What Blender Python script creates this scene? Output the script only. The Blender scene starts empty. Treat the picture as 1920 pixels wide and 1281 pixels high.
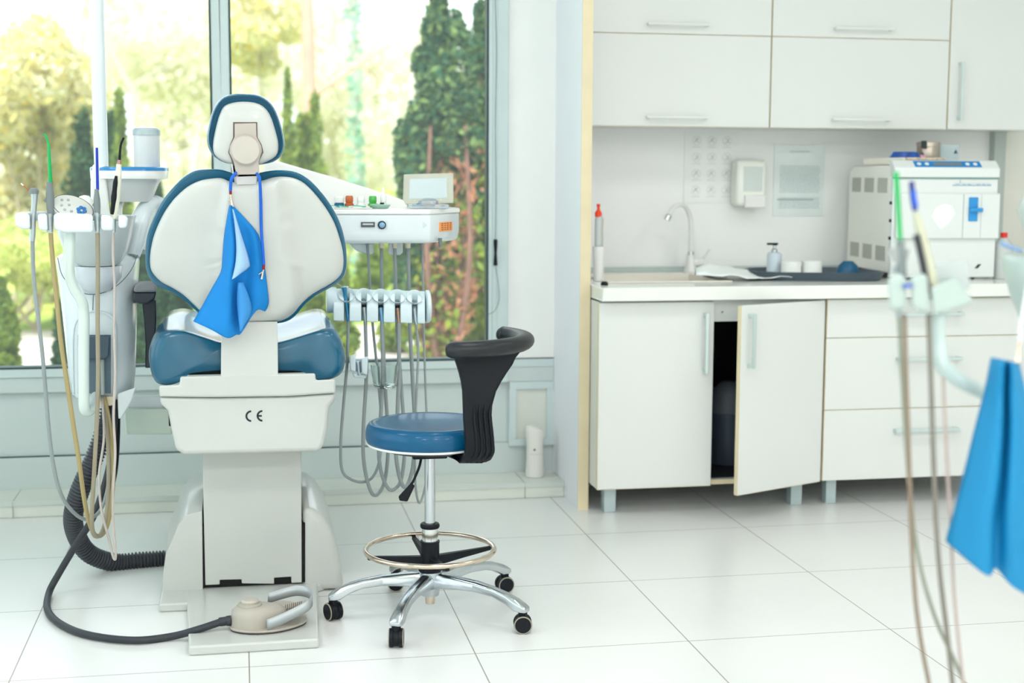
FILL_LAMP_W, SKY, SUN, EXPO = 16, 2.6, 5.5, 0.06
import bpy, bmesh, math, random
import numpy as np
from math import sin, cos, pi, radians, tan, atan2, sqrt
from mathutils import Vector, Matrix
random.seed(7)
RS = np.random.RandomState(7)
S = bpy.context.scene
C = S.collection

# ---------------------------------------------------------------- camera model (metres, Z up, +Y away from the viewer)
F, YAW, PITCH, ROLL, H = 2678.49, 0.188546, 0.117061, 0.004417, 1.28786
fwd = Vector((sin(YAW)*cos(PITCH), cos(YAW)*cos(PITCH), -sin(PITCH)))
r0 = Vector((cos(YAW), -sin(YAW), 0)); u0 = r0.cross(fwd)
rgt = r0*cos(ROLL)+u0*sin(ROLL); upv = u0*cos(ROLL)-r0*sin(ROLL)
def _ray(px, py): return fwd + rgt*((px-960)/F) - upv*((py-640.5)/F)
def at(px, py, Y):
    d = _ray(px, py); return Vector((0, 0, H))+d*(Y/d.y)
def atz(px, py, z):
    d = _ray(px, py); return Vector((0, 0, H))+d*((z-H)/d.z)

# ---------------------------------------------------------------- materials
MATS = {}
def lin(c):
    return tuple(((v/255)/12.92 if v/255 <= .04045 else (((v/255)+.055)/1.055)**2.4) for v in c)
def mat(name, rgb, rough=.5, metal=0, var=.03, bump=0, scale=8, coat=0, trans=0, alpha=1, sss=0, ior=1.45, spec=.5):
    if name in MATS: return MATS[name]
    m = bpy.data.materials.new(name); m.use_nodes = True
    nt = m.node_tree; b = nt.nodes['Principled BSDF']
    tc = nt.nodes.new('ShaderNodeTexCoord'); n = nt.nodes.new('ShaderNodeTexNoise')
    n.inputs['Scale'].default_value = scale; n.inputs['Detail'].default_value = 3
    nt.links.new(tc.outputs['Object'], n.inputs['Vector'])
    cr = nt.nodes.new('ShaderNodeValToRGB'); c = lin(rgb)
    cr.color_ramp.elements[0].position = .3; cr.color_ramp.elements[1].position = .7
    cr.color_ramp.elements[0].color = (*[max(0, v*(1-var)) for v in c], 1)
    cr.color_ramp.elements[1].color = (*[min(1, v*(1+var)) for v in c], 1)
    nt.links.new(n.outputs['Fac'], cr.inputs['Fac']); nt.links.new(cr.outputs['Color'], b.inputs['Base Color'])
    b.inputs['Roughness'].default_value = rough; b.inputs['Metallic'].default_value = metal
    b.inputs['Coat Weight'].default_value = coat; b.inputs['Coat Roughness'].default_value = .12
    b.inputs['Transmission Weight'].default_value = trans; b.inputs['Alpha'].default_value = alpha
    b.inputs['IOR'].default_value = ior; b.inputs['Specular IOR Level'].default_value = spec
    if sss: b.inputs['Subsurface Weight'].default_value = sss; b.inputs['Subsurface Radius'].default_value = (.01, .01, .01)
    if bump:
        n2 = nt.nodes.new('ShaderNodeTexNoise'); n2.inputs['Scale'].default_value = scale*12
        nt.links.new(tc.outputs['Object'], n2.inputs['Vector'])
        bp = nt.nodes.new('ShaderNodeBump'); bp.inputs['Strength'].default_value = bump; bp.inputs['Distance'].default_value = .002
        nt.links.new(n2.outputs['Fac'], bp.inputs['Height']); nt.links.new(bp.outputs['Normal'], b.inputs['Normal'])
    MATS[name] = m; return m
def leafmat(name, cols, rough=.7, transl=.35):
    m = bpy.data.materials.new(name); m.use_nodes = True; nt = m.node_tree
    for n in list(nt.nodes): nt.nodes.remove(n)
    out = nt.nodes.new('ShaderNodeOutputMaterial'); g = nt.nodes.new('ShaderNodeNewGeometry')
    cr = nt.nodes.new('ShaderNodeValToRGB'); e = cr.color_ramp.elements
    while len(e) < len(cols): e.new(.5)
    for i, c in enumerate(cols): e[i].position = i/(len(cols)-1); e[i].color = (*lin(c), 1)
    d = nt.nodes.new('ShaderNodeBsdfDiffuse'); t = nt.nodes.new('ShaderNodeBsdfTranslucent'); mx = nt.nodes.new('ShaderNodeMixShader')
    mx.inputs[0].default_value = transl
    nt.links.new(g.outputs['Random Per Island'], cr.inputs['Fac'])
    nt.links.new(cr.outputs['Color'], d.inputs['Color']); nt.links.new(cr.outputs['Color'], t.inputs['Color'])
    nt.links.new(d.outputs[0], mx.inputs[1]); nt.links.new(t.outputs[0], mx.inputs[2]); nt.links.new(mx.outputs[0], out.inputs['Surface'])
    return m
def seethrough(name, rgb, clear=.5, rough=.1, gloss=.08):
    m = bpy.data.materials.new(name); m.use_nodes = True; nt = m.node_tree
    b = nt.nodes['Principled BSDF']; b.inputs['Base Color'].default_value = (*lin(rgb), 1); b.inputs['Roughness'].default_value = rough
    out = nt.nodes['Material Output']; t = nt.nodes.new('ShaderNodeBsdfTransparent'); mx = nt.nodes.new('ShaderNodeMixShader')
    t.inputs['Color'].default_value = (*[min(1, v*.5+.5) for v in lin(rgb)], 1)
    fr = nt.nodes.new('ShaderNodeFresnel'); fr.inputs['IOR'].default_value = 1.4
    mt = nt.nodes.new('ShaderNodeMath'); mt.operation = 'MULTIPLY_ADD'; mt.inputs[1].default_value = clear; mt.inputs[2].default_value = 1-clear
    nt.links.new(fr.outputs[0], mt.inputs[0]); nt.links.new(mt.outputs[0], mx.inputs[0])
    nt.links.new(t.outputs[0], mx.inputs[1]); nt.links.new(b.outputs[0], mx.inputs[2]); nt.links.new(mx.outputs[0], out.inputs['Surface'])
    return m

# ---------------------------------------------------------------- mesh builder
class MB:
    def __init__(s): s.v = []; s.f = []
    def add(s, vs, fs):
        n = len(s.v); s.v += [Vector(v) for v in vs]; s.f += [tuple(i+n for i in f) for f in fs]; return s
    def box(s, x0, x1, y0, y1, z0, z1, M=None):
        vs = [Vector((x, y, z)) for z in (z0, z1) for y in (y0, y1) for x in (x0, x1)]
        if M: vs = [M @ v for v in vs]
        return s.add(vs, [(0, 2, 3, 1), (4, 5, 7, 6), (0, 1, 5, 4), (1, 3, 7, 5), (3, 2, 6, 7), (2, 0, 4, 6)])
    def loft(s, rings, cap=True, closed=False):
        n = len(rings[0]); vs = [p for r in rings for p in r]; fs = []
        m = len(rings)
        for k in range(m if closed else m-1):
            a, b = k*n, ((k+1) % m)*n
            for i in range(n): j = (i+1) % n; fs.append((a+i, a+j, b+j, b+i))
        if cap and not closed: fs += [tuple(range(n))[::-1], tuple((m-1)*n+i for i in range(n))]
        return s.add(vs, fs)
    def prism(s, pts, off):
        off = Vector(off); return s.loft([[Vector(p) for p in pts], [Vector(p)+off for p in pts]])
    def lathe(s, prof, c, axis=(0, 0, 1), n=24, cap=True):
        c = Vector(c); a = Vector(axis).normalized(); q = Vector((0, 0, 1)).rotation_difference(a)
        rings = [[c+q @ Vector((r*cos(2*pi*i/n), r*sin(2*pi*i/n), z)) for i in range(n)] for r, z in prof]
        return s.loft(rings, cap)
    def cyl(s, a, b, r, r2=None, n=16):
        a = Vector(a); b = Vector(b); return s.lathe([(r, 0), (r if r2 is None else r2, (b-a).length)], a, b-a, n)
    def tube(s, pts, r, n=10, sub=6, flat=1, smooth=True, ref=None):
        P = catmull(pts, sub) if smooth and len(pts) > 2 else [Vector(p) for p in pts]
        N = len(P); rr = r if callable(r) else (lambda t: r)
        T = [(P[min(i+1, N-1)]-P[max(i-1, 0)]).normalized() for i in range(N)]
        up = Vector(ref) if ref else (Vector((0, 0, 1)) if abs(T[0].z) < .9 else Vector((0, 1, 0)))
        nrm = (up-T[0]*up.dot(T[0])).normalized(); rings = []
        for i in range(N):
            if i:
                if ref: nrm = Vector(ref)
                nrm = (nrm-T[i]*nrm.dot(T[i])).normalized()
            bn = T[i].cross(nrm); t = i/(N-1); R = rr(t)
            rings.append([P[i]+(nrm*cos(2*pi*k/n)*R*flat+bn*sin(2*pi*k/n)*R) for k in range(n)])
        return s.loft(rings)
    def torus(s, c, R, r, axis=(0, 0, 1), n=40, m=10):
        c = Vector(c); q = Vector((0, 0, 1)).rotation_difference(Vector(axis).normalized())
        rings = [[c+q @ Vector(((R+r*cos(2*pi*j/m))*cos(2*pi*i/n), (R+r*cos(2*pi*j/m))*sin(2*pi*i/n), r*sin(2*pi*j/m))) for j in range(m)] for i in range(n)]
        return s.loft(rings, closed=True)
    def grid(s, rows, thick=None):
        n = len(rows[0]); vs = [p for r in rows for p in r]
        return s.add(vs, [(a*n+i, a*n+i+1, (a+1)*n+i+1, (a+1)*n+i) for a in range(len(rows)-1) for i in range(n-1)])
def catmull(pts, sub=6):
    P = [Vector(p) for p in pts]; out = []
    for i in range(len(P)-1):
        p0 = P[i-1] if i else P[0]*2-P[1]; p1, p2 = P[i], P[i+1]; p3 = P[i+2] if i+2 < len(P) else P[-1]*2-P[-2]
        for k in range(sub):
            t = k/sub; out.append(.5*((2*p1)+(-p0+p2)*t+(2*p0-5*p1+4*p2-p3)*t*t+(-p0+3*p1-3*p2+p3)*t**3))
    out.append(P[-1]); return out
def closedcurve(pts, sub=4):
    P = [Vector(p) for p in pts]; n = len(P); out = []
    for i in range(n):
        p0, p1, p2, p3 = P[i-1], P[i], P[(i+1) % n], P[(i+2) % n]
        for k in range(sub):
            t = k/sub; out.append(.5*((2*p1)+(-p0+p2)*t+(2*p0-5*p1+4*p2-p3)*t*t+(-p0+3*p1-3*p2+p3)*t**3))
    return out
def obj(name, mb, m, parent=None, bevel=0, seg=3, sub=0, solid=0, angle=35, fix=True, origin=None):
    me = bpy.data.meshes.new(name)
    vs = mb.v
    lo = Vector([min(v[i] for v in vs) for i in range(3)]); hi = Vector([max(v[i] for v in vs) for i in range(3)])
    c = (lo+hi)/2
    if parent is None: c.z = lo.z
    if origin: c = Vector(origin)
    me.from_pydata([v-c for v in vs], [], mb.f)
    if fix:
        bm = bmesh.new(); bm.from_mesh(me); bmesh.ops.remove_doubles(bm, verts=bm.verts, dist=1e-6)
        bmesh.ops.recalc_face_normals(bm, faces=bm.faces); bm.to_mesh(me); bm.free()
    me.materials.append(m)
    me.polygons.foreach_set('use_smooth', [True]*len(me.polygons)); me.set_sharp_from_angle(angle=radians(angle))
    o = bpy.data.objects.new(name, me); C.objects.link(o)
    o.location = c
    if parent is not None:
        o.parent = parent; o.location = c-W[parent.name]
    W[o.name] = c.copy()
    if solid: md = o.modifiers.new('thickness', 'SOLIDIFY'); md.thickness = solid; md.offset = 0
    if bevel:
        md = o.modifiers.new('bevel', 'BEVEL'); md.width = bevel; md.segments = seg; md.limit_method = 'ANGLE'; md.angle_limit = radians(40); md.harden_normals = False
    if sub: md = o.modifiers.new('sub', 'SUBSURF'); md.levels = md.render_levels = sub
    return o
W = {}
def thing(name, loc, label, cat, group=None):
    o = bpy.data.objects.new(name, None); C.objects.link(o); o.location = loc; W[o.name] = Vector(loc)
    o.empty_display_size = .05
    return tag(o, label, cat, group)
def tag(o, label, cat, group=None, kind=None):
    o['label'] = label; o['category'] = cat
    if group: o['group'] = group
    if kind: o['kind'] = kind
    return o
def struct(name, mb, m, parent=None, **k):
    o = obj(name, mb, m, parent, **k)
    if parent is None: o['kind'] = 'structure'
    return o
def frame_mb(x0, x1, z0, z1, w, y0, y1, mb=None):
    mb = mb or MB()
    mb.box(x0, x1, y0, y1, z0, z0+w).box(x0, x1, y0, y1, z1-w, z1).box(x0, x0+w, y0, y1, z0+w, z1-w).box(x1-w, x1, y0, y1, z0+w, z1-w)
    return mb

# palette
white = mat('white_plastic', (236, 238, 234), .28, var=.01, coat=.3)
warmwhite = mat('warm_white_plastic', (199, 202, 197), .3, var=.012, coat=.25)
coolwhite = mat('cool_white_plastic', (222, 232, 234), .25, var=.015, coat=.3)
blue = mat('blue_upholstery', (20, 94, 124), .4, var=.04, bump=.04, scale=20, coat=.85, spec=.3)
blue2 = mat('bright_blue_upholstery', (0, 84, 124), .42, var=.04, bump=.02, scale=20, coat=.35, spec=.25)
shellm = mat('ivory_shell', (200, 203, 198), .3, var=.012, coat=.3)
beige = mat('beige_plastic', (188, 180, 170), .4, var=.03)
black = mat('black_plastic', (12, 17, 24), .5, var=.1, bump=.05, spec=.3)
rubber = mat('dark_grey_rubber', (48, 52, 58), .5, var=.06)
steel = mat('polished_aluminium', (196, 202, 206), .22, 1, var=.04, scale=14)
chrome = mat('chrome', (215, 218, 218), .1, 1, var=.03)
brass = mat('worn_chrome', (214, 198, 180), .16, 1, var=.12, scale=18)
grey = mat('grey_plastic', (120, 128, 132), .45)
lacq = mat('white_lacquered_board', (226, 229, 225), .33, var=.008, scale=2, coat=.2)
edge = mat('beige_edge_banding', (228, 214, 178), .5, var=.04)
hosegrey = mat('grey_silicone_hose', (146, 156, 156), .45, var=.05)
hosetan = mat('tan_silicone_hose', (158, 148, 128), .45, var=.06)
# ---------------------------------------------------------------- THE SETTING
def tile_mat():
    m = bpy.data.materials.new('floor_tiles'); m.use_nodes = True; nt = m.node_tree; b = nt.nodes['Principled BSDF']
    tc = nt.nodes.new('ShaderNodeTexCoord'); mp = nt.nodes.new('ShaderNodeMapping'); mp.vector_type = 'POINT'
    mp.inputs['Location'].default_value = (-.0055, -5.4835+6, 0)
    nt.links.new(tc.outputs['Object'], mp.inputs['Vector'])
    sep = nt.nodes.new('ShaderNodeSeparateXYZ'); nt.links.new(mp.outputs[0], sep.inputs[0])
    def line(o):
        a = nt.nodes.new('ShaderNodeMath'); a.operation = 'PINGPONG'; a.inputs[1].default_value = .3
        nt.links.new(o, a.inputs[0]); c = nt.nodes.new('ShaderNodeMath'); c.operation = 'LESS_THAN'; c.inputs[1].default_value = .0016
        nt.links.new(a.outputs[0], c.inputs[0]); return c
    l1, l2 = line(sep.outputs[0]), line(sep.outputs[1])
    mx = nt.nodes.new('ShaderNodeMath'); mx.operation = 'MAXIMUM'; nt.links.new(l1.outputs[0], mx.inputs[0]); nt.links.new(l2.outputs[0], mx.inputs[1])
    n = nt.nodes.new('ShaderNodeTexNoise'); n.inputs['Scale'].default_value = 3; nt.links.new(tc.outputs['Object'], n.inputs['Vector'])
    cr = nt.nodes.new('ShaderNodeValToRGB'); cr.color_ramp.elements[0].color = (*lin((228, 229, 226)), 1); cr.color_ramp.elements[1].color = (*lin((233, 234, 231)), 1)
    nt.links.new(n.outputs[0], cr.inputs[0])
    gr = nt.nodes.new('ShaderNodeValToRGB'); gr.color_ramp.elements[0].color = (*lin((122, 124, 122)), 1); gr.color_ramp.elements[1].color = (*lin((166, 146, 128)), 1)
    n3 = nt.nodes.new('ShaderNodeTexNoise'); n3.inputs['Scale'].default_value = 2.2; nt.links.new(tc.outputs['Object'], n3.inputs['Vector']); nt.links.new(n3.outputs[0], gr.inputs[0])
    mc = nt.nodes.new('ShaderNodeMix'); mc.data_type = 'RGBA'
    nt.links.new(mx.outputs[0], mc.inputs[0]); nt.links.new(cr.outputs[0], mc.inputs[6]); nt.links.new(gr.outputs[0], mc.inputs[7])
    nt.links.new(mc.outputs[2], b.inputs['Base Color'])
    b.inputs['Roughness'].default_value = .3; b.inputs['Specular IOR Level'].default_value = .4
    return m
XL, XR, YF, YW, YB, ZC = -2.4, 4.2, -3.0, 5.70, 5.93, 2.9
wallp = mat('white_wall_paint', (228, 232, 226), .6, var=.01, bump=.05)
frm = mat('window_frame_paint', (205, 220, 219), .35, var=.015)
frmd = mat('window_gasket', (20, 60, 62), .5)
struct('floor', MB().box(XL-.1, XR+.1, YF-.1, 6.05, -.1, 0), tile_mat(), origin=(0, 0, 0))
struct('ceiling', MB().box(XL-.1, XR+.1, YF-.1, 6.05, ZC, ZC+.15), wallp)
struct('wall_left', MB().box(XL-.15, XL, YF, 6.05, 0, .5).box(XL-.15, XL, YF, 6.05, 2.62, ZC).box(XL-.15, XL, YF, -1.2, .5, 2.62).box(XL-.15, XL, 5.3, 6.05, .5, 2.62), wallp)
struct('wall_right', MB().box(XR, XR+.15, YF, 6.05, 0, ZC), wallp)
struct('wall_front', MB().box(XL-.15, XR+.15, YF-.15, YF, 0, ZC), wallp)
struct('wall_back', MB().box(1.30, XR, YB, 6.05, 0, ZC), mat('splash_wall_paint', (250, 252, 250), .45, var=.005))
# partition panel between window bay and kitchen
pw = struct('wall_partition', MB().box(1.262, 1.303, 5.25, 5.93, 0, ZC), mat('partition_paint', (246, 247, 251), .5, var=.01))
struct('edge_strip', MB().box(1.262, 1.303, 5.247, 5.2505, 0, ZC), edge, pw)
# tiled ledge under the windows
ledge = mat('ledge_tiles', (222, 226, 216), .4, var=.02)
tr = struct('trim_1', MB().box(XL, 1.262, 5.48, 5.70, 0, .062), ledge, bevel=.004)
struct('tile_edge', MB().box(XL, 1.262, 5.476, 5.4805, .045, .065), mat('ledge_edge', (206, 214, 208), .4), tr)
struct('tile_joint', MB().box(1.10, 1.102, 5.4755, 5.69, .001, .0635), mat('ledge_joint', (170, 172, 160), .7), tr)
struct('tile_joint', MB().box(-.85, -.848, 5.4755, 5.69, .001, .0635), MATS['ledge_joint'], tr)
# window wall: lower panels
lowm = mat('lower_panel_shade_paint', (202, 213, 211), .4, var=.01)  # teal-grey of the shaded wall is put into this colour
wl = struct('wall_window', MB().box(XL, 1.262, YW, YW+.1, 0, .186).box(XL, 1.262, YW+.012, YW+.1, .186, .44).box(XL, 1.262, YW-.012, YW+.1, .44, .50).box(XL, 1.262, YW, YW+.1, 2.62, ZC), lowm, bevel=.003)
struct('panel_gap', MB().box(XL, .98, YW+.002, YW+.02, .183, .19), frmd, wl)
struct('panel_gap', MB().box(1.105, 1.25, YW+.002, YW+.02, .183, .192), frmd, wl)
struct('inset_frame', frame_mb(1.075, 1.262, .172, .44, .03, YW-.016, YW+.02), frm, wl, bevel=.002)
struct('inset_panel', MB().box(1.105, 1.235, YW-.002, YW+.02, .19, .412), mat('inset_panel_paint', (222, 226, 216), .4), wl)
struct('plain_panel', MB().box(1.064, 1.262, YW-.004, YW+.1, .535, 2.62), mat('upper_panel_paint', (244, 246, 242), .3, var=.01), wl)
struct('panel_bead', MB().box(1.064, 1.262, YW-.008, YW+.05, .50, .535), frm, wl, bevel=.003)
struct('panel_seam', MB().box(1.06, 1.262, YW-.0085, YW+.05, .5335, .5375), frmd, wl)
glass = seethrough('window_glass', (235, 248, 245), clear=.97, rough=.0)
def window(n, x0, x1, lab):
    f = MB(); w = .035
    frame_mb(x0, x1, .50, 2.62, w, YW-.02, YW+.06, f)
    o = struct('window_%d' % n, f, frm, bevel=.004)
    g = frame_mb(x0+w-.001, x1-w+.001, .50+w-.001, 2.62-w+.001, .007, YW-.021, YW+.03)
    struct('gasket', g, frmd, o)
    struct('pane', MB().box(x0+w, x1-w, YW+.012, YW+.018, .50+w, 2.62-w), glass, o)
window(1, -1.30, -.06, ''); window(2, -.06, 1.064-.045, '')
window(3, XL, -1.30, '')
w4 = struct('window_4', MB().box(XL-.08, XL-.02, -1.2, 5.3, .5, .54).box(XL-.08, XL-.02, -1.2, 5.3, 2.58, 2.62).box(XL-.08, XL-.02, -1.2, -1.16, .5, 2.62).box(XL-.08, XL-.02, 5.26, 5.3, .5, 2.62).box(XL-.08, XL-.02, .93, .99, .5, 2.62).box(XL-.08, XL-.02, 3.1, 3.16, .5, 2.62), frm, bevel=.004)
for a_, b_ in ((-1.16, .93), (.99, 3.1), (3.16, 5.26)): struct('pane', MB().box(XL-.053, XL-.047, a_, b_, .54, 2.58), glass, w4)
struct('trim_2', MB().box(1.018, 1.066, YW-.03, YW+.06, .44, 2.62).box(1.0, 1.02, YW-.028, YW+.0, .52, 2.62), mat('post_paint', (200, 216, 214), .35), bevel=.004)
# right end of the kitchen wall: a white door beyond the wall end
d1 = struct('door_1', MB().box(3.36, 4.1, YB-.03, YB-.001, 0, 2.1), mat('door_paint', (232, 232, 222), .4))
struct('door_frame', MB().box(3.30, 3.355, YB-.045, YB-.001, 0, 2.1), mat('door_frame_paint', (190, 200, 194), .4), d1)
# ceiling light panels (unseen lamps added to fill the room)
lampm = bpy.data.materials.new('fill_lamp_diffuser'); lampm.use_nodes = True
lb = lampm.node_tree.nodes['Principled BSDF']; lb.inputs['Emission Color'].default_value = (.985, 1, .99, 1); lb.inputs['Emission Strength'].default_value = 1.2
k = 0
for ly in (-1.6, 1.0, 3.6):
    for lx in (-1.2, .9, 3.0):
        t = thing('ceiling_fill_light', (lx, ly, ZC-.05), 'added unseen fill light panel on the ceiling, row %s column %s' % ({-1.6: 'behind', 1.0: 'overhead', 3.6: 'ahead'}[ly], {-1.2: 'left', .9: 'middle', 3.0: 'right'}[lx]), 'ceiling light', 'added ceiling fill panels')
        obj('lamp_frame', frame_mb(lx-.3, lx+.3, 0, .6, .02, 0, 1) if False else MB().box(lx-.31, lx+.31, ly-.31, ly+.31, ZC-.03, ZC-.001), white, t)
        obj('diffuser', MB().box(lx-.29, lx+.29, ly-.29, ly+.29, ZC-.036, ZC-.03), lampm, t)
        L = bpy.data.lights.new('fill_panel_lamp', 'AREA'); L.shape = 'SQUARE'; L.size = .58; L.energy = FILL_LAMP_W*{-1.6: 3.0, 1.0: 1.1, 3.6: .6}[ly]; L.color = (1, .968, 1)
        lo = bpy.data.objects.new('fill_panel_lamp', L); C.objects.link(lo); lo.parent = t; lo.location = (0, 0, .01)

# ---------------------------------------------------------------- KITCHEN
YD = 5.12
def bar_handle(parent, a, b, out=Vector((0, -1, 0)), m=None, t=.006):
    a = Vector(a); b = Vector(b); d = (b-a).normalized(); s = d.cross(out)
    mb = MB()
    def cube(p, q, w):
        ax = (q-p).normalized(); e1 = s if abs(ax.dot(s)) < .5 else d
        e2 = ax.cross(e1)
        mb.loft([[c+e1*w+e2*w, c-e1*w+e2*w, c-e1*w-e2*w, c+e1*w-e2*w] for c in (p, q)])
    cube(a+out*.028-d*.008, b+out*.028+d*.008, t)
    cube(a-out*.001, a+out*.026, t*1.1); cube(b-out*.001, b+out*.026, t*1.1)
    return obj('handle', mb, m or satin, parent, bevel=.001)
satin = mat('satin_silver', (206, 220, 218), .3, .55, var=.02)
legm = mat('grey_cabinet_leg', (188, 204, 206), .35, .2)
darkin = mat('painted_shade_dark', (24, 30, 34), .7)  # shade of the cabinet interior painted on as near-black panels
# sink cabinet
x0, x1 = 1.306, 2.20
t = thing('sink_cabinet', ((x0+x1)/2, 5.5, 0), 'white base cabinet under the sink with its right door ajar', 'cabinet')
obj('body', MB().box(x0, x0+.018, YD+.02, 5.9, .107, .815).box(x1-.018, x1, YD+.02, 5.9, .107, .815).box(x0+.018, x1-.018, YD+.02, 5.9, .107, .125).box(x0+.018, x1-.018, YD+.02, YD+.04, .735, .815), lacq, t)
obj('painted_shade_lining', MB().box(x0+.018, x0+.022, YD+.03, 5.88, .125, .73).box(x1-.022, x1-.018, YD+.03, 5.88, .125, .73).box(x0+.018, x1-.018, 5.87, 5.9, .125, .8).box(x0+.02, x1-.02, YD+.045, 5.88, .126, .13), darkin, t)
obj('edge_strip', MB().box(x0+.018, x1-.018, YD+.0185, YD+.0205, .107, .125), edge, t)
obj('screw', MB().lathe([(.004, 0), (.004, .002)], at(1354, 585, YD+.018), (0, -1, 0), 10), brass, t)
dl = obj('door', MB().box(x0, 1.752, YD, YD+.018, .107, .812), lacq, t, bevel=.0015)
obj('edge_strip', MB().box(x0-.0012, x0-.0002, YD, YD+.018, .107, .812).box(x0, 1.752, YD+.001, YD+.017, .1055, .1068), edge, dl)
bar_handle(dl, at(1322, 590, YD), at(1320, 695, YD))
hx, wdt = 2.196, .44
fr_ = atz(1366, 930, .107); th = math.asin(min(.9, (YD-fr_.y)/wdt)); th = max(.15, min(.6, th))
MD = Matrix.Translation((hx, YD, 0)) @ Matrix.Rotation(th, 4, 'Z')
dr = obj('door', MB().box(-wdt, 0, 0, .018, .107, .812, MD), lacq, t, bevel=.0015)
obj('edge_strip', MB().box(-wdt-.001, -wdt+.0002, 0, .018, .107, .812, MD).box(-wdt, 0, .001, .017, .1055, .1068, MD), edge, dr)
o_ = (MD.to_3x3() @ Vector((0, -1, 0)))
bar_handle(dr, MD @ Vector((-wdt+.04, 0, .775)), MD @ Vector((-wdt+.04, 0, .59)), o_)
for lx, ly in ((1.375, 5.215), (2.13, 5.215), (1.375, 5.80), (2.13, 5.80)):
    obj('leg', MB().box(lx-.023, lx+.023, ly-.023, ly+.023, 0, .106), legm, t, bevel=.002)
    
tb = thing('waste_bin', at(1362, 880, 5.35)-Vector((0, 0, .03)), 'dark bin standing inside the sink cabinet behind the open door', 'bin')
bc = Vector((1.92, 5.42, .131)); tb.location = bc; W[tb.name] = bc
obj('bucket', MB().lathe([(.07, 0), (.085, .2), (.088, .2), (.088, .21), (.08, .21), (.068, .01)], bc, n=20), mat('dark_blue_grey_plastic', (70, 82, 98), .4), tb)
obj('bag', MB().lathe([(.08, .18), (.087, .24), (.06, .30), (.03, .33)], bc, n=14), mat('grey_plastic_bag', (96, 104, 112), .5, bump=.4), tb)
tag(obj('drain_pipe', MB().tube([(1.72, 5.52, .72), (1.75, 5.52, .6), (1.82, 5.52, .5), (1.9, 5.56, .55), (1.98, 5.86, .56)], .018), mat('dark_pipe', (46, 52, 56), .5)), 'dark bent drain pipe inside the sink cabinet', 'pipe')
# drawer cabinet
x0, x1 = 2.204, 3.10
t = thing('drawer_cabinet', ((x0+x1)/2, 5.5, 0), 'white three-drawer base cabinet under the steriliser', 'cabinet')
obj('body', MB().box(x0, x1, YD+.02, 5.9, .107, .815), lacq, t)
zs = [.815, at(1580, 634, YD).z, at(1580, 769, YD).z, .107]
for i in range(3):
    d = obj('drawer', MB().box(x0+.002, x1, YD, YD+.018, zs[i+1]+.0015, zs[i]-.0015), lacq, t, bevel=.0015)
    obj('edge_strip', MB().box(x0+.0002, x0+.0018, YD, YD+.018, zs[i+1]+.002, zs[i]-.002).box(x0+.002, x1, YD+.0005, YD+.0175, zs[i]-.0013, zs[i]-.0003), edge, d)
    zh = zs[i]-.045 if i == 0 else zs[i]-.085
    if i == 0: zh = zs[0]-.06
    bar_handle(d, (2.50, YD, zh), (2.75, YD, zh))
for lx, ly in ((2.275, 5.215), (3.03, 5.215), (2.275, 5.80), (3.03, 5.80)):
    obj('leg', MB().box(lx-.021, lx+.021, ly-.021, ly+.021, 0, .106), legm, t, bevel=.002)
tag(obj('power_cable', MB().tube([(1.32, 5.6, .01), (1.5, 5.70, .012), (1.8, 5.72, .012), (2.1, 5.75, .012), (2.5, 5.74, .012), (2.9, 5.76, .012), (3.4, 5.8, .012)], .008), mat('grey_cable', (150, 150, 150), .6)), 'grey cable lying on the floor under the white cabinets', 'cable')
bg = thing('plastic_bag', (2.22, 5.48, 0), 'small crumpled blue bag on the floor between the cabinet legs', 'bag')
mb = MB(); rings = []
for k, (r, z) in enumerate([(.03, .001), (.05, .02), (.045, .05), (.02, .08), (.006, .088)]):
    rings.append([Vector((2.22+r*cos(a)*(1+.3*sin(3*a+k)), 5.48+r*sin(a)*(1+.2*sin(5*a-k)), z)) for a in [2*pi*i/16 for i in range(16)]])
obj('pouch', mb.loft(rings), mat('blue_bag_film', (70, 150, 170), .3), bg)
# countertop with inset sink
YC = 5.075; zt = .872
t = thing('countertop', (2.3, 5.5, .82), 'long white worktop with rounded front edge over the base cabinets', 'worktop')
sx0, sx1, sy0, sy1 = 1.40, 1.86, 5.30, 5.74
mb = MB()
def ring(x0, x1, y0, y1, z): return [Vector((x0, y0, z)), Vector((x1, y0, z)), Vector((x1, y1, z)), Vector((x0, y1, z))]
ctm = mat('white_worktop', (238, 240, 234), .25, var=.008, coat=.3)
mb.loft([ring(sx0, sx1, sy0, sy1, zt-.05), ring(1.306, 3.35, YC, 5.925, zt-.05), ring(1.306, 3.35, YC, 5.925, zt), ring(sx0, sx1, sy0, sy1, zt)], closed=True)
obj('worktop', mb, ctm, t, bevel=.006)
cream = mat('cream_sink', (232, 228, 214), .3, coat=.4)
mb = MB().loft([ring(sx0-.02, sx1+.02, sy0-.02, sy1+.02, zt+.001), ring(sx0-.02, sx1+.02, sy0-.02, sy1+.02, zt+.007), ring(sx0+.01, sx1-.01, sy0+.01, sy1-.01, zt+.005), ring(sx0+.03, sx1-.03, sy0+.03, sy1-.03, zt-.12)], cap=False)
mb.f.append(tuple(len(mb.v)-4+i for i in range(4)))
obj('sink_bowl', mb, cream, t, bevel=.004)
obj('upstand', MB().box(1.306, 3.3, 5.905, 5.925, zt+.0005, zt+.02), mat('upstand_grey', (190, 204, 200), .4), t)
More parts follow.
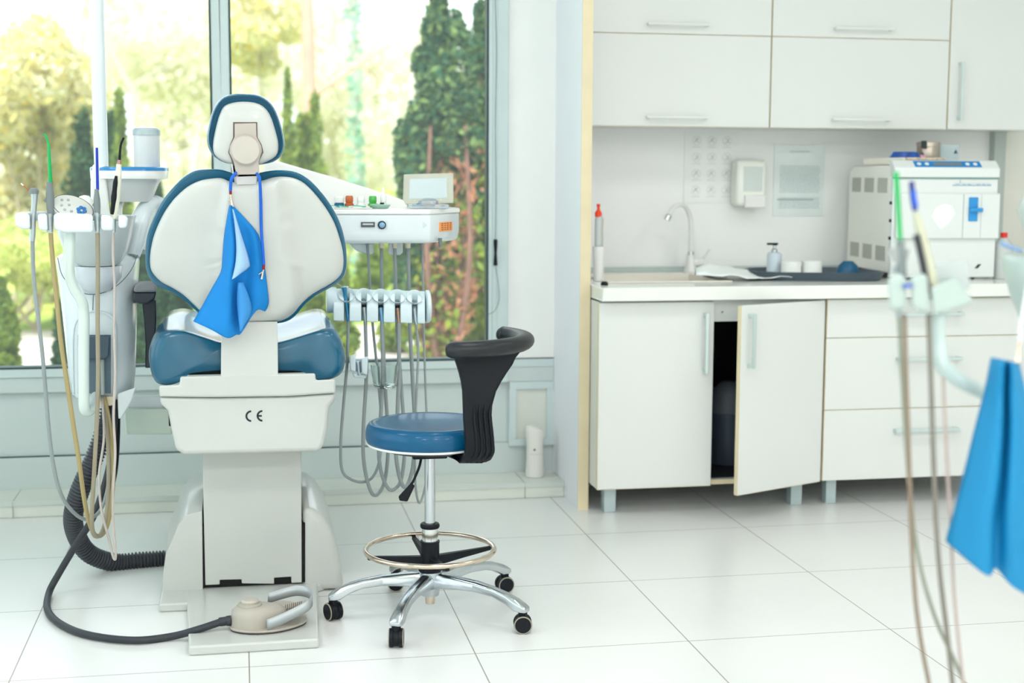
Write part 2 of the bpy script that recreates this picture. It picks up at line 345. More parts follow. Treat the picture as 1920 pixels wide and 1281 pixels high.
# faucet
fb = Vector((1.885, 5.80, zt+.001)); t = thing('faucet', fb, 'white swan-neck tap with chrome collar behind the sink', 'tap')
tp = at(1295, 478, 5.80); fx = tp.x
fb = Vector((fx, 5.80, zt+.001)); t.location = fb; W[t.name] = fb
obj('base', MB().lathe([(.028, 0), (.028, .015), (.021, .03), (.018, tp.z-fb.z)], fb), white, t)
obj('collar', MB().lathe([(.014, 0), (.014, .016)], tp), chrome, t)
obj('spout', MB().tube([tp+Vector((0, 0, .01)), tp+Vector((0, 0, .1)), at(1294, 408, 5.80), at(1286, 389, 5.78), at(1275, 384, 5.76), at(1262, 390, 5.74), at(1254, 404, 5.72)], .0105), white, t)
e = at(1254, 404, 5.72); obj('nozzle', MB().cyl(e, e+Vector((-.009, 0, -.02)), .013), chrome, t)
hp = fb+Vector((.02, 0, .045))
obj('valve', MB().cyl(hp-Vector((.01, 0, 0)), hp+Vector((.035, -.01, .0)), .017), white, t)
obj('lever', MB().tube([hp+Vector((.03, -.01, .01)), hp+Vector((.045, -.012, .03)), hp+Vector((.06, -.014, .055))], .005), chrome, t)
# cloth on the counter
cl = MB(); rows = []
for i in range(12):
    rows.append([])
    for j in range(16):
        u, v = i/11, j/15
        x = 1.80+.46*v-.06*u*(1-v); y = 5.50-.19*u+(.05*sin(v*7)*(1-u))+.14*(1-u)*(1-abs(v-.45)*2)
        z = zt+.014+.05*max(0, sin(v*4+u*1.5))*max(0, (1-abs(u-.6)*1.8))+.004*sin(17*v+9*u)+.003*sin(31*v-14*u)
        rows[-1].append(Vector((x, y, z)))
tag(obj('cloth', cl.grid(rows), mat('white_paper_towel', (240, 246, 244), .8, var=.02), solid=.002), 'crumpled white cloth spread on the worktop beside the sink', 'cloth')
# left bottle in cup
p = at(1122, 530, 5.40); p.z = zt+.001
t = thing('tumbler', p, 'white plastic tumbler at the left end of the worktop', 'tumbler')
obj('cup', MB().lathe([(.019, 0), (.025, .135), (.0235, .135), (.0175, .004)], p, n=20), white, t)
q = at(1122, 400, 5.40)
t = thing('squeeze_bottle', p+Vector((0, 0, .006)), 'clear squeeze bottle with orange-red cap standing in the white tumbler', 'bottle')
t.location = p+Vector((0, 0, .006)); 
obj('bottle_body', MB().lathe([(.015, 0), (.0165, .1), (.0165, q.z-p.z-.03), (.009, q.z-p.z-.006)], p+Vector((0, 0, .006)), n=18), seethrough('clear_plastic', (228, 236, 236), .5), t)
capm = mat('orange_red_plastic', (240, 66, 20), .35)
obj('cap', MB().lathe([(.0135, -.004), (.0135, .012), (.006, .024), (.005, .034), (.007, .036), (.007, .046)], q-Vector((0, 0, .01)), n=18), capm, t)
tag(obj('applicator_stick', MB().cyl(at(1121, 512, 5.40), at(1131, 415, 5.375), .0012, n=6), mat('wood_stick', (220, 190, 130), .6)), 'thin wooden stick leaning in the white tumbler', 'stick')
tag(obj('stopper', MB().lathe([(.014, 0), (.014, .008), (.008, .014)], Vector((1.345, 5.20, zt+.0005)), n=16), black), 'small black stopper on the worktop corner', 'stopper')
# tray
tx0, tx1 = 2.08, 2.50
t = thing('tray', (2.28, 5.42, zt), 'dark grey tray on the worktop in front of the steriliser', 'tray')
pl = [(2.0, 5.42), (2.08, 5.32), (2.42, 5.24), (2.52, 5.30), (2.50, 5.50), (2.40, 5.60), (2.14, 5.62), (2.03, 5.56)]
def sc(pts, s, z):
    cx = sum(a for a, b in pts)/len(pts); cy = sum(b for a, b in pts)/len(pts)
    return closedcurve([Vector((cx+(a-cx)*s, cy+(b-cy)*s, z)) for a, b in pts], 3)
obj('tray_body', MB().loft([sc(pl, .93, zt+.001), sc(pl, 1, zt+.035), sc(pl, .97, zt+.035), sc(pl, .9, zt+.006)]), mat('slate_grey_plastic', (74, 88, 98), .4), t)
# soap pump bottle
p = at(1451, 512, 5.48); p.z = zt+.008
t = thing('pump_bottle', p, 'pale grey pump bottle with black and silver pump on the tray', 'bottle')
obj('bottle_body', MB().lathe([(.029, 0), (.030, .004), (.030, .085), (.026, .094), (.014, .098)], p, n=20), mat('pale_bottle', (200, 212, 220), .3), t)
obj('pump', MB().lathe([(.012, .097), (.012, .108), (.006, .112), (.006, .125)], p, n=16), steel, t)
obj('spout', MB().lathe([(.009, .124), (.011, .131)], p, n=14).box(p.x-.03, p.x+.012, p.y-.008, p.y+.008, p.z+.126, p.z+.134), black, t)
rollm = mat('white_tissue', (240, 242, 238), .9)
for i, px in enumerate((1483, 1522)):
    p = at(px, 513, 5.40); p.z = zt+.008
    t = thing('paper_roll', p, ['white paper roll beside the pump bottle', 'white paper roll nearer the steriliser'][i]+' on the tray', 'paper roll', 'paper rolls on the tray')
    obj('roll', MB().lathe([(.038, 0), (.04, .002), (.04, .063), (.038, .065), (.014, .065), (.014, .05)], p, n=28), rollm, t)
tag(obj('glove_packet', MB().loft([[Vector((2.43+.05*cos(a)*s, 5.45+.04*sin(a)*s, z)) for a in [2*pi*i/12 for i in range(12)]] for s, z in ((.9, zt+.008), (1, zt+.02), (.8, zt+.05), (.4, zt+.068))]), mat('petrol_blue_film', (20, 92, 128), .35)), 'dark blue packet lying at the right end of the tray', 'packet')
# autoclave
A0 = Vector((2.555, 5.33, zt)); TH = radians(5)
MA = Matrix.Translation(A0) @ Matrix.Rotation(-TH, 4, 'Z')
def la(x, y, z): return MA @ Vector((x, y, z))
t = thing('steriliser', A0+Vector((.2, .25, 0)), 'boxy white autoclave steriliser with blue control strip on the worktop', 'steriliser')
wA, dA, hA = .435, .52, .475
acm = mat('steriliser_side_paint', (250, 250, 240), .4, var=.01)
mb = MB(); prof = [(0.02, .025), (dA, .025), (dA, hA-.045), (dA-.05, hA-.02), (.02, hA-.02)]
mb.loft([[la(0, y, z) for y, z in prof], [la(wA, y, z) for y, z in prof]])
obj('casing', mb, acm, t, bevel=.006)
for zz in (.07, .345):
    for g in range(3):
        mb = MB()
        for k in range(9):
            yy = .06+g*.155+k*.0125
            mb.box(-.0012, .0005, yy, yy+.004, zz, zz+.06, MA)
        obj('vent', mb, mat('vent_dark', (140, 142, 128), .6), t)
obj('foot', MB().box(.02, wA-.06, .05, dA-.02, 0, .026, MA), black, t)
frontm = mat('steriliser_front', (228, 234, 231), .28, var=.008, coat=.3)
obj('front_panel', MB().box(0.0, wA, -.005, .025, .008, hA-.07, MA), frontm, t, bevel=.006)
mb = MB(); prof = [(-.02, hA-.068), (.05, hA-.068), (.05, hA), (.02, hA), (-.02, hA-.03)]
mb.loft([[la(0.0, y, z) for y, z in prof], [la(wA, y, z) for y, z in prof]])
obj('top_cowl', mb, frontm, t, bevel=.006)
obj('trim_line', MB().box(0, wA, -.0062, 0, hA-.0715, hA-.067, MA), mat('teal_line', (60, 150, 140), .4), t)
sl = Vector((0, .04, .03)).normalized(); nrm = Vector((0, -.6, .8))
def onslope(x, s, up=.0008): v = Vector((x, -.02, hA-.03))+sl*s+nrm*up; return MA @ v
def quad(mb, x0, x1, s0, s1, up=.0012):
    mb.loft([[onslope(x0, s0, k), onslope(x1, s0, k), onslope(x1, s1, k), onslope(x0, s1, k)] for k in (0.0002, up)])
mb = MB(); quad(mb, .085, .36, .006, .045); obj('control_strip', mb, mat('control_blue', (0, 128, 200), .35), t)
mb = MB(); quad(mb, .165, .28, .016, .034, .002); obj('display', mb, mat('display_grey', (120, 130, 120), .3), t)
for bx in (.105, .137, .305, .337):
    mb = MB(); c_ = onslope(bx, .025, .001); mb.lathe([(.009, 0), (.008, .0025)], c_, MA.to_3x3() @ nrm, 14); obj('button', mb, white, t)
dp = obj('door_panel', MB().box(.012, wA+.004, -.022, -.004, .165, .345, MA), frontm, t, bevel=.004)
obj('door_seam', MB().box(.285, .288, -.0228, -.02, .168, .342, MA).box(.36, .3615, -.0228, -.02, .168, .342, MA), mat('seam_grey', (170, 182, 178), .5), t)
obj('latch', MB().box(.308, .345, -.028, -.021, .235, .33, MA).box(.308, .36, -.045, -.026, .272, .288, MA), mat('latch_blue', (44, 150, 216), .35), t, bevel=.003)
mb = MB(); c_ = (.205, .255); ro = [(-.05, .0), (-.03, .035), (.0, .048), (.035, .04), (.046, .01), (.02, -.03), (-.01, -.052)]
mb.loft([[la(c_[0]+a, y, c_[1]+b) for a, b in ro] for y in (-.0222, -.0235)]); obj('sticker', mb, mat('sticker_white', (252, 252, 252), .6), t)
mb = MB()
for k in range(26):
    xx = .245+k*.0062; mb.box(xx, xx+random.uniform(.003, .0052), -.0062, -.0052, hA-.1, hA-.1+random.choice([.004, .006, .007]), MA)
mb.box(.25, .40, -.0062, -.0052, hA-.09, hA-.0892, MA); mb.box(.275, .277, -.0062, -.0052, hA-.088, hA-.075, MA)
obj('lettering', mb, mat('pale_blue_print', (120, 160, 190), .5), t)
obj('warning_mark', MB().loft([[la(x, y, z) for x, z in ((.35, .045), (.364, .045), (.378, .062), (.364, .062))] for y in (-.0052, -.0062)]), mat('dark_green_print', (10, 60, 60), .4), t)
for zz in (.16, .23, .3): obj('hinge', MB().box(-.006, .002, .0, .012, zz, zz+.012, MA), black, t)
zc = A0.z+hA
# things on the steriliser
p = at(1740, 292, 5.55); p.z = zc-.018
t = thing('instrument_canister', p, 'round brushed steel canister with clip on top of the steriliser', 'canister')
obj('canister_body', MB().lathe([(.045, 0), (.047, .003), (.047, .075), (.045, .08)], p, n=28), mat('brushed_steel', (180, 168, 156), .3, .9, var=.12, scale=30), t)
obj('canister_lid', MB().lathe([(.049, .078), (.049, .094), (.04, .098)], p, n=28), mat('brushed_steel2', (196, 186, 176), .28, .9, var=.1, scale=30), t)
obj('clip', MB().box(p.x-.05, p.x-.03, p.y-.045, p.y-.035, p.z+.07, p.z+.1), rubber, t)
t = thing('card_stand', p+Vector((.1, .02, 0)), 'small clear card holder behind the steel canister on the steriliser', 'card holder')
cs = p+Vector((.1, .02, 0))
obj('card', MB().box(cs.x-.035, cs.x+.05, cs.y, cs.y+.003, cs.z, cs.z+.085), mat('card_print', (190, 206, 210), .4), t)
obj('emblem', MB().loft([[Vector((cs.x+.025, y, cs.z+.05)), Vector((cs.x+.043, y, cs.z+.05)), Vector((cs.x+.034, y, cs.z+.068))] for y in (cs.y-.001, cs.y)]), mat('dark_print', (40, 80, 100), .5), t)
p = la(.04, .30, hA-.018)
t = thing('kidney_tray', p, 'long off-white tray on top of the steriliser at its left edge', 'tray')
mb = MB().box(-.06, .07, -.22, .02, 0, .03, Matrix.Translation(p) @ Matrix.Rotation(.3, 4, 'Z')); obj('tray_body', mb, mat('bone_plastic', (232, 230, 216), .4), t, bevel=.008)
p = la(.125, .20, hA-.018)
tag(obj('sachet', MB().loft([[p+Vector((.075*cos(a)*s, .04*sin(a)*s, z)) for a in [2*pi*i/14 for i in range(14)]] for s, z in ((.9, .001), (1, .025), (.7, .055))]), mat('sachet_blue', (40, 86, 168), .4, var=.5, scale=60)), 'blue and white printed sachet on top of the steriliser', 'sachet')
p = la(.19, .22, hA-.018)
tag(obj('glove_pack', MB().loft([[p+Vector((.05*cos(a)*s, .03*sin(a)*s, z)) for a in [2*pi*i/14 for i in range(14)]] for s, z in ((.9, .001), (1, .02), (.7, .042))]), mat('pink_film', (226, 168, 190), .5)), 'small pink packet on top of the steriliser beside the sachet', 'packet')
p = la(.13, .08, hA)
tag(obj('instrument_pouch', MB().box(-.05, .12, -.01, .02, .001, .012, Matrix.Translation(p)), mat('pouch_paper', (214, 200, 176), .6, var=.3, scale=80), bevel=.004), 'flat paper instrument pouch on the front of the steriliser top', 'pouch')
# bottle at right of steriliser
p = at(1880, 500, 5.32); p.z = zt+.001
t = thing('disinfectant_bottle', p, 'white bottle with red cap on the worktop right of the steriliser', 'bottle')
obj('bottle_body', MB().lathe([(.038, 0), (.04, .01), (.04, .13), (.015, .165)], p, n=20), seethrough('milky_bottle', (230, 234, 232), .3), t)
obj('cap', MB().lathe([(.014, .166), (.014, .186)], p, n=16), mat('red_cap', (232, 50, 36), .4), t)
# wall sheets and dispenser
def sheet(name, px0, py0, px1, py1, lab, cat, m):
    a = at(px0, py0, YB-.003); b = at(px1, py1, YB-.003)
    o = thing(name, ((a.x+b.x)/2, YB-.002, b.z), lab, cat); obj('paper', MB().box(a.x, b.x, YB-.004, YB-.001, b.z, a.z), m, o); return o, a, b
o, a, b = sheet('hand_washing_poster', 1284, 248, 1383, 380, 'faded white poster with rows of small hand drawings above the tap', 'poster', mat('poster_paper', (246, 248, 246), .35))
pm = mat('poster_grey_print', (206, 212, 210), .6); w_, h_ = b.x-a.x, a.z-b.z
for r in range(4):
    for c in range(3):
        cx, cz = a.x+w_*(.22+.28*c), a.z-h_*(.12+.235*r); mb = MB(); mb.torus((cx, YB-.0042, cz), .019, .0008, (0, 1, 0), 18, 4)
        mb.tube([(cx-.01, YB-.0045, cz-.008), (cx, YB-.0045, cz+.006*random.choice((-1, 1))), (cx+.008, YB-.0045, cz+.01)], .0022, n=5); mb.tube([(cx-.006, YB-.0045, cz+.01), (cx+.004, YB-.0045, cz), (cx+.01, YB-.0045, cz-.01)], .0016, n=5)
        mb.box(cx-.02, cx+.02, YB-.0046, YB-.0041, cz-.028, cz-.026)
        obj('drawing', mb, pm, o)
o, a, b = sheet('notice', 1452, 272, 1543, 405, 'laminated sheet of dense printed text on the wall left of the steriliser', 'notice', mat('laminate', (232, 242, 240), .15, var=.04, coat=.5))
mb = MB(); w_, h_ = b.x-a.x, a.z-b.z
for r in range(22):
    z = a.z-h_*(.30+.028*r)
    if r in (14, 15): continue
    x = a.x+w_*.12
    while x < b.x-w_*.1:
        l = random.uniform(.004, .016); mb.box(x, min(x+l, b.x-w_*.08), YB-.0048, YB-.0042, z, z+.0022); x += l+.003
obj('print_heading', MB().box(a.x+w_*.3, b.x-w_*.3, YB-.0048, YB-.0042, a.z-h_*.1, a.z-h_*.08), MATS['poster_grey_print'], o)
mb.box(a.x+w_*.08, b.x-w_*.2, YB-.0048, YB-.0042, a.z-h_*.775, a.z-h_*.76)
obj('print', mb, mat('grey_green_print', (150, 172, 174), .6), o)
a = at(1384, 299, YB-.1); b = at(1438, 390, YB-.1)
t = thing('soap_dispenser', ((a.x+b.x)/2, YB-.002, b.z), 'white wall soap dispenser between the poster and the notice', 'dispenser')
obj('dispenser_body', MB().box(a.x, b.x, YB-.09, YB-.001, b.z+.006, a.z), mat('dispenser_plastic', (246, 248, 240), .35), t, bevel=.016)
obj('push_bar', MB().box(a.x+.035, b.x-.006, YB-.105, YB-.085, b.z, b.z+.055), mat('push_bar_white', (240, 241, 238), .3), t, bevel=.005)
obj('window_strip', MB().box(a.x+.03, b.x-.02, YB-.0915, YB-.0885, b.z+.07, a.z-.03), mat('strip_grey', (212, 222, 218), .25), t)
# upper cabinets
YU = 5.60; zb = 1.482; zm = at(1444, 68, YU).z
def upper(x0, x1, lab, tall=False):
    t = thing('wall_cabinet', ((x0+x1)/2, 5.77, zb), lab, 'cabinet', 'wall cabinets')
    obj('body', MB().box(x0+.001, x1-.001, YU+.02, YB-.001, zb, 2.35), lacq, t)
    if tall:
        d = obj('door', MB().box(x0+.003, x1-.003, YU, YU+.018, zb-.002, 2.35), lacq, t, bevel=.0015)
        obj('edge_strip', MB().box(x0+.0012, x0+.0028, YU, YU+.018, zb, 2.35), edge, d)
        bar_handle(d, at(1800, 120, YU), at(1796, 222, YU), t=.0055); return
    for z0, z1 in ((zb-.002, zm-.0015), (zm+.0015, 2.35)):
        d = obj('flap_door', MB().box(x0+.003, x1-.003, YU, YU+.018, z0, z1), lacq, t, bevel=.0015)
        obj('edge_strip', MB().box(x0+.0012, x0+.0028, YU, YU+.018, z0, z1).box(x0+.003, x1-.003, YU+.0005, YU+.0175, z0-.0014, z0-.0002), edge, d)
        c = (x0+x1)/2; zh = z0+.035; bar_handle(d, (c-.12, YU, zh), (c+.12, YU, zh), m=lacq, t=.0045)
xa, xb, xc = 1.335, at(1445.5, 150, YU).x, at(1779, 150, YU).x
upper(xa, xb, 'white wall cabinet with two lift-up flaps nearest the partition')
upper(xb, xc, 'white wall cabinet with two lift-up flaps above the notice')
upper(xc, xc+.45, 'white wall cabinet with one tall door and upright handle, furthest right', True)
obj_ = MB().box(1.304, 1.334, YU+.005, YB, zb, 2.35); tag(obj('filler_panel', obj_, lacq), 'narrow white filler strip between partition and wall cabinets', 'panel')
# air freshener on the ledge, blind cord
p = Vector((1.165, 5.60, .0635))
t = thing('air_freshener', p, 'white waisted air freshener standing on the tiled ledge', 'air freshener')
mb = MB(); rings = []
for r, z, tl in ((.036, 0, 0), (.037, .01, 0), (.033, .07, 0), (.032, .13, 0), (.037, .185, .25), (.034, .20, .45), (.02, .207, .45)):
    rings.append([p+Vector((r*cos(a)*1.05, r*sin(a), z-tl*r*cos(a)*.8)) for a in [2*pi*i/24 for i in range(24)]])
obj('casing', mb.loft(rings), mat('freshener_white', (232, 230, 224), .4), t)
obj('button', MB().lathe([(.004, 0), (.004, .002)], p+Vector((-.008, -.0325, .115)), (0, -1, 0), 10), black, t)
obj('seam', MB().lathe([(.0335, .095), (.0335, .097)], p, n=24, cap=False), mat('seam_light', (200, 200, 194), .5), t)
yb = YW-.045
t = thing('blind_cord', at(928, 500, yb), 'thin grey blind cord with black weight hanging at the window post', 'cord')
cp = [at(x, y, yb) for x, y in ((929, -130), (929, 0), (931, 100), (929, 230), (930, 350), (929, 452))]
obj('cord', MB().tube(cp, .0016, n=6), grey, t)
obj('weight', MB().lathe([(.0075, 0), (.0085, .006), (.005, .05), (.0085, .098), (.0075, .105)], at(929, 498, yb), n=14), black, t)
obj('cord_tail', MB().tube([at(929, 497, yb), at(934, 530, yb), at(936, 560, yb), at(928, 582, yb), at(915, 590, yb)], .0014, n=6), grey, t)
# ---------------------------------------------------------------- DENTAL CHAIR (seen from behind, facing the windows)
def Yb(py): return 4.14-(604-py)*.00042
chair = thing('dental_chair', (.02, 4.45, 0), 'blue and white dental chair seen from behind on its broad white base', 'dental chair')
def px_ring(px, Y=None, dY=0, s=1, c=(460, 460), tilt=True):
    out = []
    for x, y in px:
        x = c[0]+(x-c[0])*s; y = c[1]+(y-c[1])*s
        out.append(at(x, y, (Yb(y) if Y is None else Y)+dY))
    return out
def shape(px, sub=3): return [(v.x, v.y) for v in closedcurve([(a, b, 0) for a, b in px], sub)]
outer = shape([(434, 323), (415, 318), (390, 317), (365, 320), (343, 333), (321, 355), (302, 380), (287, 410), (276, 441), (272.5, 472), (274, 504), (282, 524), (299, 539), (321, 548), (343, 561), (362, 578), (385, 597), (415, 607), (460, 608), (512, 607), (537, 603), (554, 592), (569, 574), (590, 556), (626, 536), (644, 520), (650, 500), (649.5, 472), (646, 447), (637, 416), (621, 385), (600, 357), (578, 335), (556, 322.5), (531, 318.5), (506, 320), (485, 324), (460, 327)])
inner = shape([(434, 341), (415, 334), (395, 335), (374, 339), (352, 350), (330, 369), (312, 392), (298, 418), (287, 447), (281.5, 478), (282, 502), (290, 517), (304, 530), (325, 541), (346, 555), (366, 574), (388, 594), (415, 604), (460, 606), (512, 604), (534, 599), (551, 587), (566, 569), (587, 551), (622, 531), (639, 515), (644, 497), (643, 472), (637, 447), (627, 418), (611, 390), (591, 364), (571, 344), (551, 334), (529, 331), (510, 333), (490, 339), (460, 342)])
mb = MB().loft([px_ring(outer, None, d, s) for d, s in ((.005, .93), (-.002, .972), (.004, .992), (.016, 1), (.04, .996), (.065, .97), (.075, .93))])
obj('backrest_cushion', mb, blue, chair, angle=60)
def ridge(x, y):
    k = (y-340)/260; l = 432-46*sin(k*2.2)*.5; r = 520+34*sin(min(1, k)*1.6)
    def ss(e0, e1, v): v = max(0, min(1, (v-e0)/(e1-e0))); return v*v*(3-2*v)
    return ss(l-12, l+2, x)*(1-ss(r-2, r+12, x))
mb = MB(); rings = []
for s, dd in ((1.0, .012), (1.0, -.004), (.985, -.012), (.96, -.017), (.92, -.021), (.86, -.025), (.78, -.028), (.7, -.03), (.6, -.032), (.5, -.033), (.4, -.034), (.3, -.034), (.2, -.034), (.1, -.034), (.02, -.034)):
    ring_ = []
    for x, y in inner:
        x2 = 465+(x-465)*s; y2 = 470+(y-470)*s
        ring_.append(at(x2, y2, Yb(y2)+dd-.028*ridge(x2, y2)*min(1, (1-s)*12)))
    rings.append(ring_)
obj('backrest_shell', mb.loft(rings), shellm, chair, angle=70)
# strap linking backrest and housing
mb = MB().loft([[at(x, y, 4.105) for x, y in r] for r in ()]) if False else MB()
mb.loft([[at(416, 603, 4.115), at(520, 603, 4.115), at(520, 603, 4.15), at(416, 603, 4.15)], [at(414.5, 660, 4.105), at(521, 658, 4.105), at(521, 658, 4.14), at(414.5, 660, 4.14)], [at(414, 716, 4.10), at(521.5, 712, 4.10), at(521.5, 712, 4.14), at(414, 716, 4.14)]])
obj('back_support', mb, shellm, chair, bevel=.002)
# headrest
ho = shape([(434, 177), (459, 175.5), (487, 179), (509, 194), (522, 219), (531, 250), (533.5, 275), (527, 293), (512, 304), (490, 309), (459, 311), (424, 306), (405, 297), (393, 282), (388, 263), (390.5, 238), (399, 207), (414, 185)])
hi_ = shape([(428, 195), (455.6, 190.5), (486, 195), (505, 213), (517, 247), (522, 272), (517, 293), (490, 307), (459, 310), (428, 306), (406, 294), (399, 275), (405, 238), (415, 207)])
YH = 4.03
mb = MB().loft([px_ring(ho, YH, d, s, (461, 245)) for d, s in ((.0, .88), (-.008, .95), (.0, .985), (.015, 1), (.045, 1), (.07, .96), (.085, .85), (.09, .6))])
hc = obj('headrest_cushion', mb, blue, chair, angle=60)
mb = MB()
for k in range(26):
    t_ = k/26; i = int((.93+t_*.45) % 1*len(ho)); x, y = ho[i]; x = 461+(x-461)*.90; y = 243+(y-243)*.90
obj('stitching', MB().tube([at(461+(x-461)*.895, 245+(y-245)*.885, YH-.008) for x, y in ho[::2]+ho[:1]], .0012, n=5), mat('dark_blue_thread', (30, 60, 90), .7), hc)
mb = MB(); mb.loft([px_ring(hi_, YH, d, s, (461, 250)) for d, s in ((.01, 1), (-.008, 1), (-.016, .975), (-.022, .93), (-.026, .86), (-.03, .7), (-.031, .4), (-.031, .05))])
obj('headrest_shell', mb, shellm, chair, angle=70)
yh = YH-.033
# recess shadow gap, arm plate and round knob
def flat(px, y0, y1): return MB().loft([[at(x, y, yy) for x, y in px] for yy in (y0, y1)])
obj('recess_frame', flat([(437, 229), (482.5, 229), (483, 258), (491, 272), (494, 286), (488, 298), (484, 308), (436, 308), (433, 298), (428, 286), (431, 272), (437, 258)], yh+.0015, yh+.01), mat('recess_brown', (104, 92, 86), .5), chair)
arm = [(440, 232), (480, 231), (481, 257), (490, 274), (491, 284), (485, 303), (485, 312), (483, 327), (443, 328), (440, 312), (438, 303), (430, 286), (431, 274), (440, 257)]
obj('headrest_arm', flat(arm, yh-.006, yh+.004), beige, chair, bevel=.002)
kc = at(460.5, 282, yh)
kb = obj('adjusting_knob', MB().lathe([(.038, 0), (.040, .004), (.040, .018), (.036, .024), (.015, .026)], kc, (0, -1, 0), 36), mat('knob_beige', (196, 190, 180), .35), chair, angle=40)
obj('neck_bracket', flat([(433, 307), (437, 307), (440, 329), (482, 329), (484, 307), (486, 307), (487, 325), (481, 330), (480, 346), (444, 347), (443, 332), (436, 326)], YH-.03, YH+.0), mat('bracket_pale', (206, 206, 204), .35), chair, bevel=.002)
obj('neck_bracket_back', flat([(436, 300), (485, 300), (482, 345), (440, 345)], YH-.012, YH+.03), mat('bracket_pale2', (190, 192, 190), .4), chair)
# seat cushion
sp = [(338, 703), (326, 717), (299, 719), (285, 703), (279, 668), (285, 637), (300, 620), (322, 614), (344, 615), (379, 626), (415, 637), (467, 643), (520, 637), (560, 626), (596, 615), (612, 613), (628, 618), (641, 640), (648, 670), (641, 697), (623, 708), (601, 711), (589, 702), (566, 694), (520, 692), (467, 692), (415, 692), (365, 696)]
ps = shape(sp, 3); base = [at(x, y, 4.22) for x, y in ps]; cz = sum(v.z for v in base)/len(base); cx_ = sum(v.x for v in base)/len(base)
def seatring(Y, s, zs_=None, lift=0): return [Vector((cx_+(v.x-cx_)*s, Y, cz+(v.z-cz)*(zs_ or s)+lift)) for v in base]
mb = MB().loft([seatring(4.155, .86, .80), seatring(4.158, .93, .90), seatring(4.17, .965, .955), seatring(4.19, .99, .985), seatring(4.22, 1), seatring(4.32, 1, 1.02, .002), seatring(4.42, .985, 1.04, .01), seatring(4.53, .955, 1.06, .02), seatring(4.6, .92, 1.0, .012), seatring(4.66, .88, .8, -.01), seatring(4.9, .82, .62, -.03), seatring(5.05, .74, .55, -.03), seatring(5.12, .55, .4, -.03)])
obj('seat_cushion', mb, blue, chair, angle=70)
obj('seat_pan', MB().box(cx_-.2, cx_+.2, 4.17, 4.95, at(415, 702, 4.17).z, at(415, 690, 4.17).z), black, chair, bevel=.004)
# housing
hsf = [(301, 742), (300, 722), (326, 721), (327, 707), (338, 703), (415, 701), (521, 698), (590, 698), (592, 709), (600, 713), (629, 711), (629, 736)]
obj('housing_lid', flat([(299, 744), (298, 723), (337, 722), (338, 706), (420, 704), (521, 701), (591, 700), (592, 713), (629, 711), (629, 737), (540, 743), (400, 745)], 4.10, 4.75), warmwhite, chair, bevel=.006)
hb = [(299, 744), (400, 745.5), (540, 743.5), (629, 737.5), (628, 752), (617, 763), (614, 800), (607, 834), (598, 846), (480, 849), (345, 852), (330, 843), (321, 803), (315, 770), (302, 757)]
ho_ = flat(hb, 4.112, 4.74); hs = obj('housing', ho_, warmwhite, chair, bevel=.012, seg=4)
mb = MB()
def arc(c, r0_, r1_, a0, a1, Y, n=18):
    m2 = MB(); f_ = []; b_ = []
    for yy in (Y, Y+.0015):
        f_.append([at(c[0]+r1_*cos(a), c[1]+r1_*sin(a), yy) for a in [a0+(a1-a0)*i/n for i in range(n+1)]]+[at(c[0]+r0_*cos(a), c[1]+r0_*sin(a), yy) for a in [a1+(a0-a1)*i/n for i in range(n+1)]])
    n_ = 2*n+2; vs = f_[0]+f_[1]; fs = []
    for i in range(n): fs += [(i, i+1, n_-2-i, n_-1-i), (n_+i, n_+n_-1-i, n_+n_-2-i, n_+i+1)]
    for i in range(n_): j = (i+1) % n_; fs.append((i, i+n_, j+n_, j))
    mb.add(vs, fs)
arc((471, 780.5), 7.3, 10.8, pi/2, 3*pi/2, 4.111); arc((492, 780), 7.3, 10.8, pi/2, 3*pi/2, 4.111)
mb.loft([[at(x, y, yy) for x, y in ((483, 778.5), (491, 778.5), (491, 781.6), (483, 781.6))] for yy in (4.111, 4.1125)])
obj('ce_marking', mb, mat('dark_print_navy', (24, 28, 38), .5), hs)
obj('side_slot', MB().box(at(317, 780, 4.2).x-.0015, at(317, 780, 4.2).x+.01, 4.2, 4.28, at(311, 800, 4.2).z, at(309, 772, 4.2).z), black, hs, bevel=.003)
# column
colf = MB()
a_, b_, c_, d_ = at(379, 840, 4.33), at(565, 838, 4.33), at(566, 1093, 4.33), at(385, 1098, 4.33)
n1, n2 = (at(412, 1088, 4.33), at(453, 1087, 4.33)), (at(514, 1084, 4.33), at(546, 1082, 4.33))
def notch(Y):
    L = [a_, b_, c_]
    zb_ = c_.z+(d_.z-c_.z)
    return [Vector((v.x, Y, v.z)) for v in (a_, b_, c_, Vector((n2[1].x, 0, c_.z)), n2[1], n2[0], Vector((n2[0].x, 0, c_.z)), Vector((n1[1].x, 0, d_.z)), n1[1], n1[0], Vector((n1[0].x, 0, d_.z)), d_)]
colf.loft([notch(4.33), notch(4.62)]); obj('column', colf, warmwhite, chair, bevel=.003)
obj('column_slot', MB().box(-.128, .184, 4.336, 4.70, .032, .22), mat('slot_black', (8, 10, 12), .8), chair)
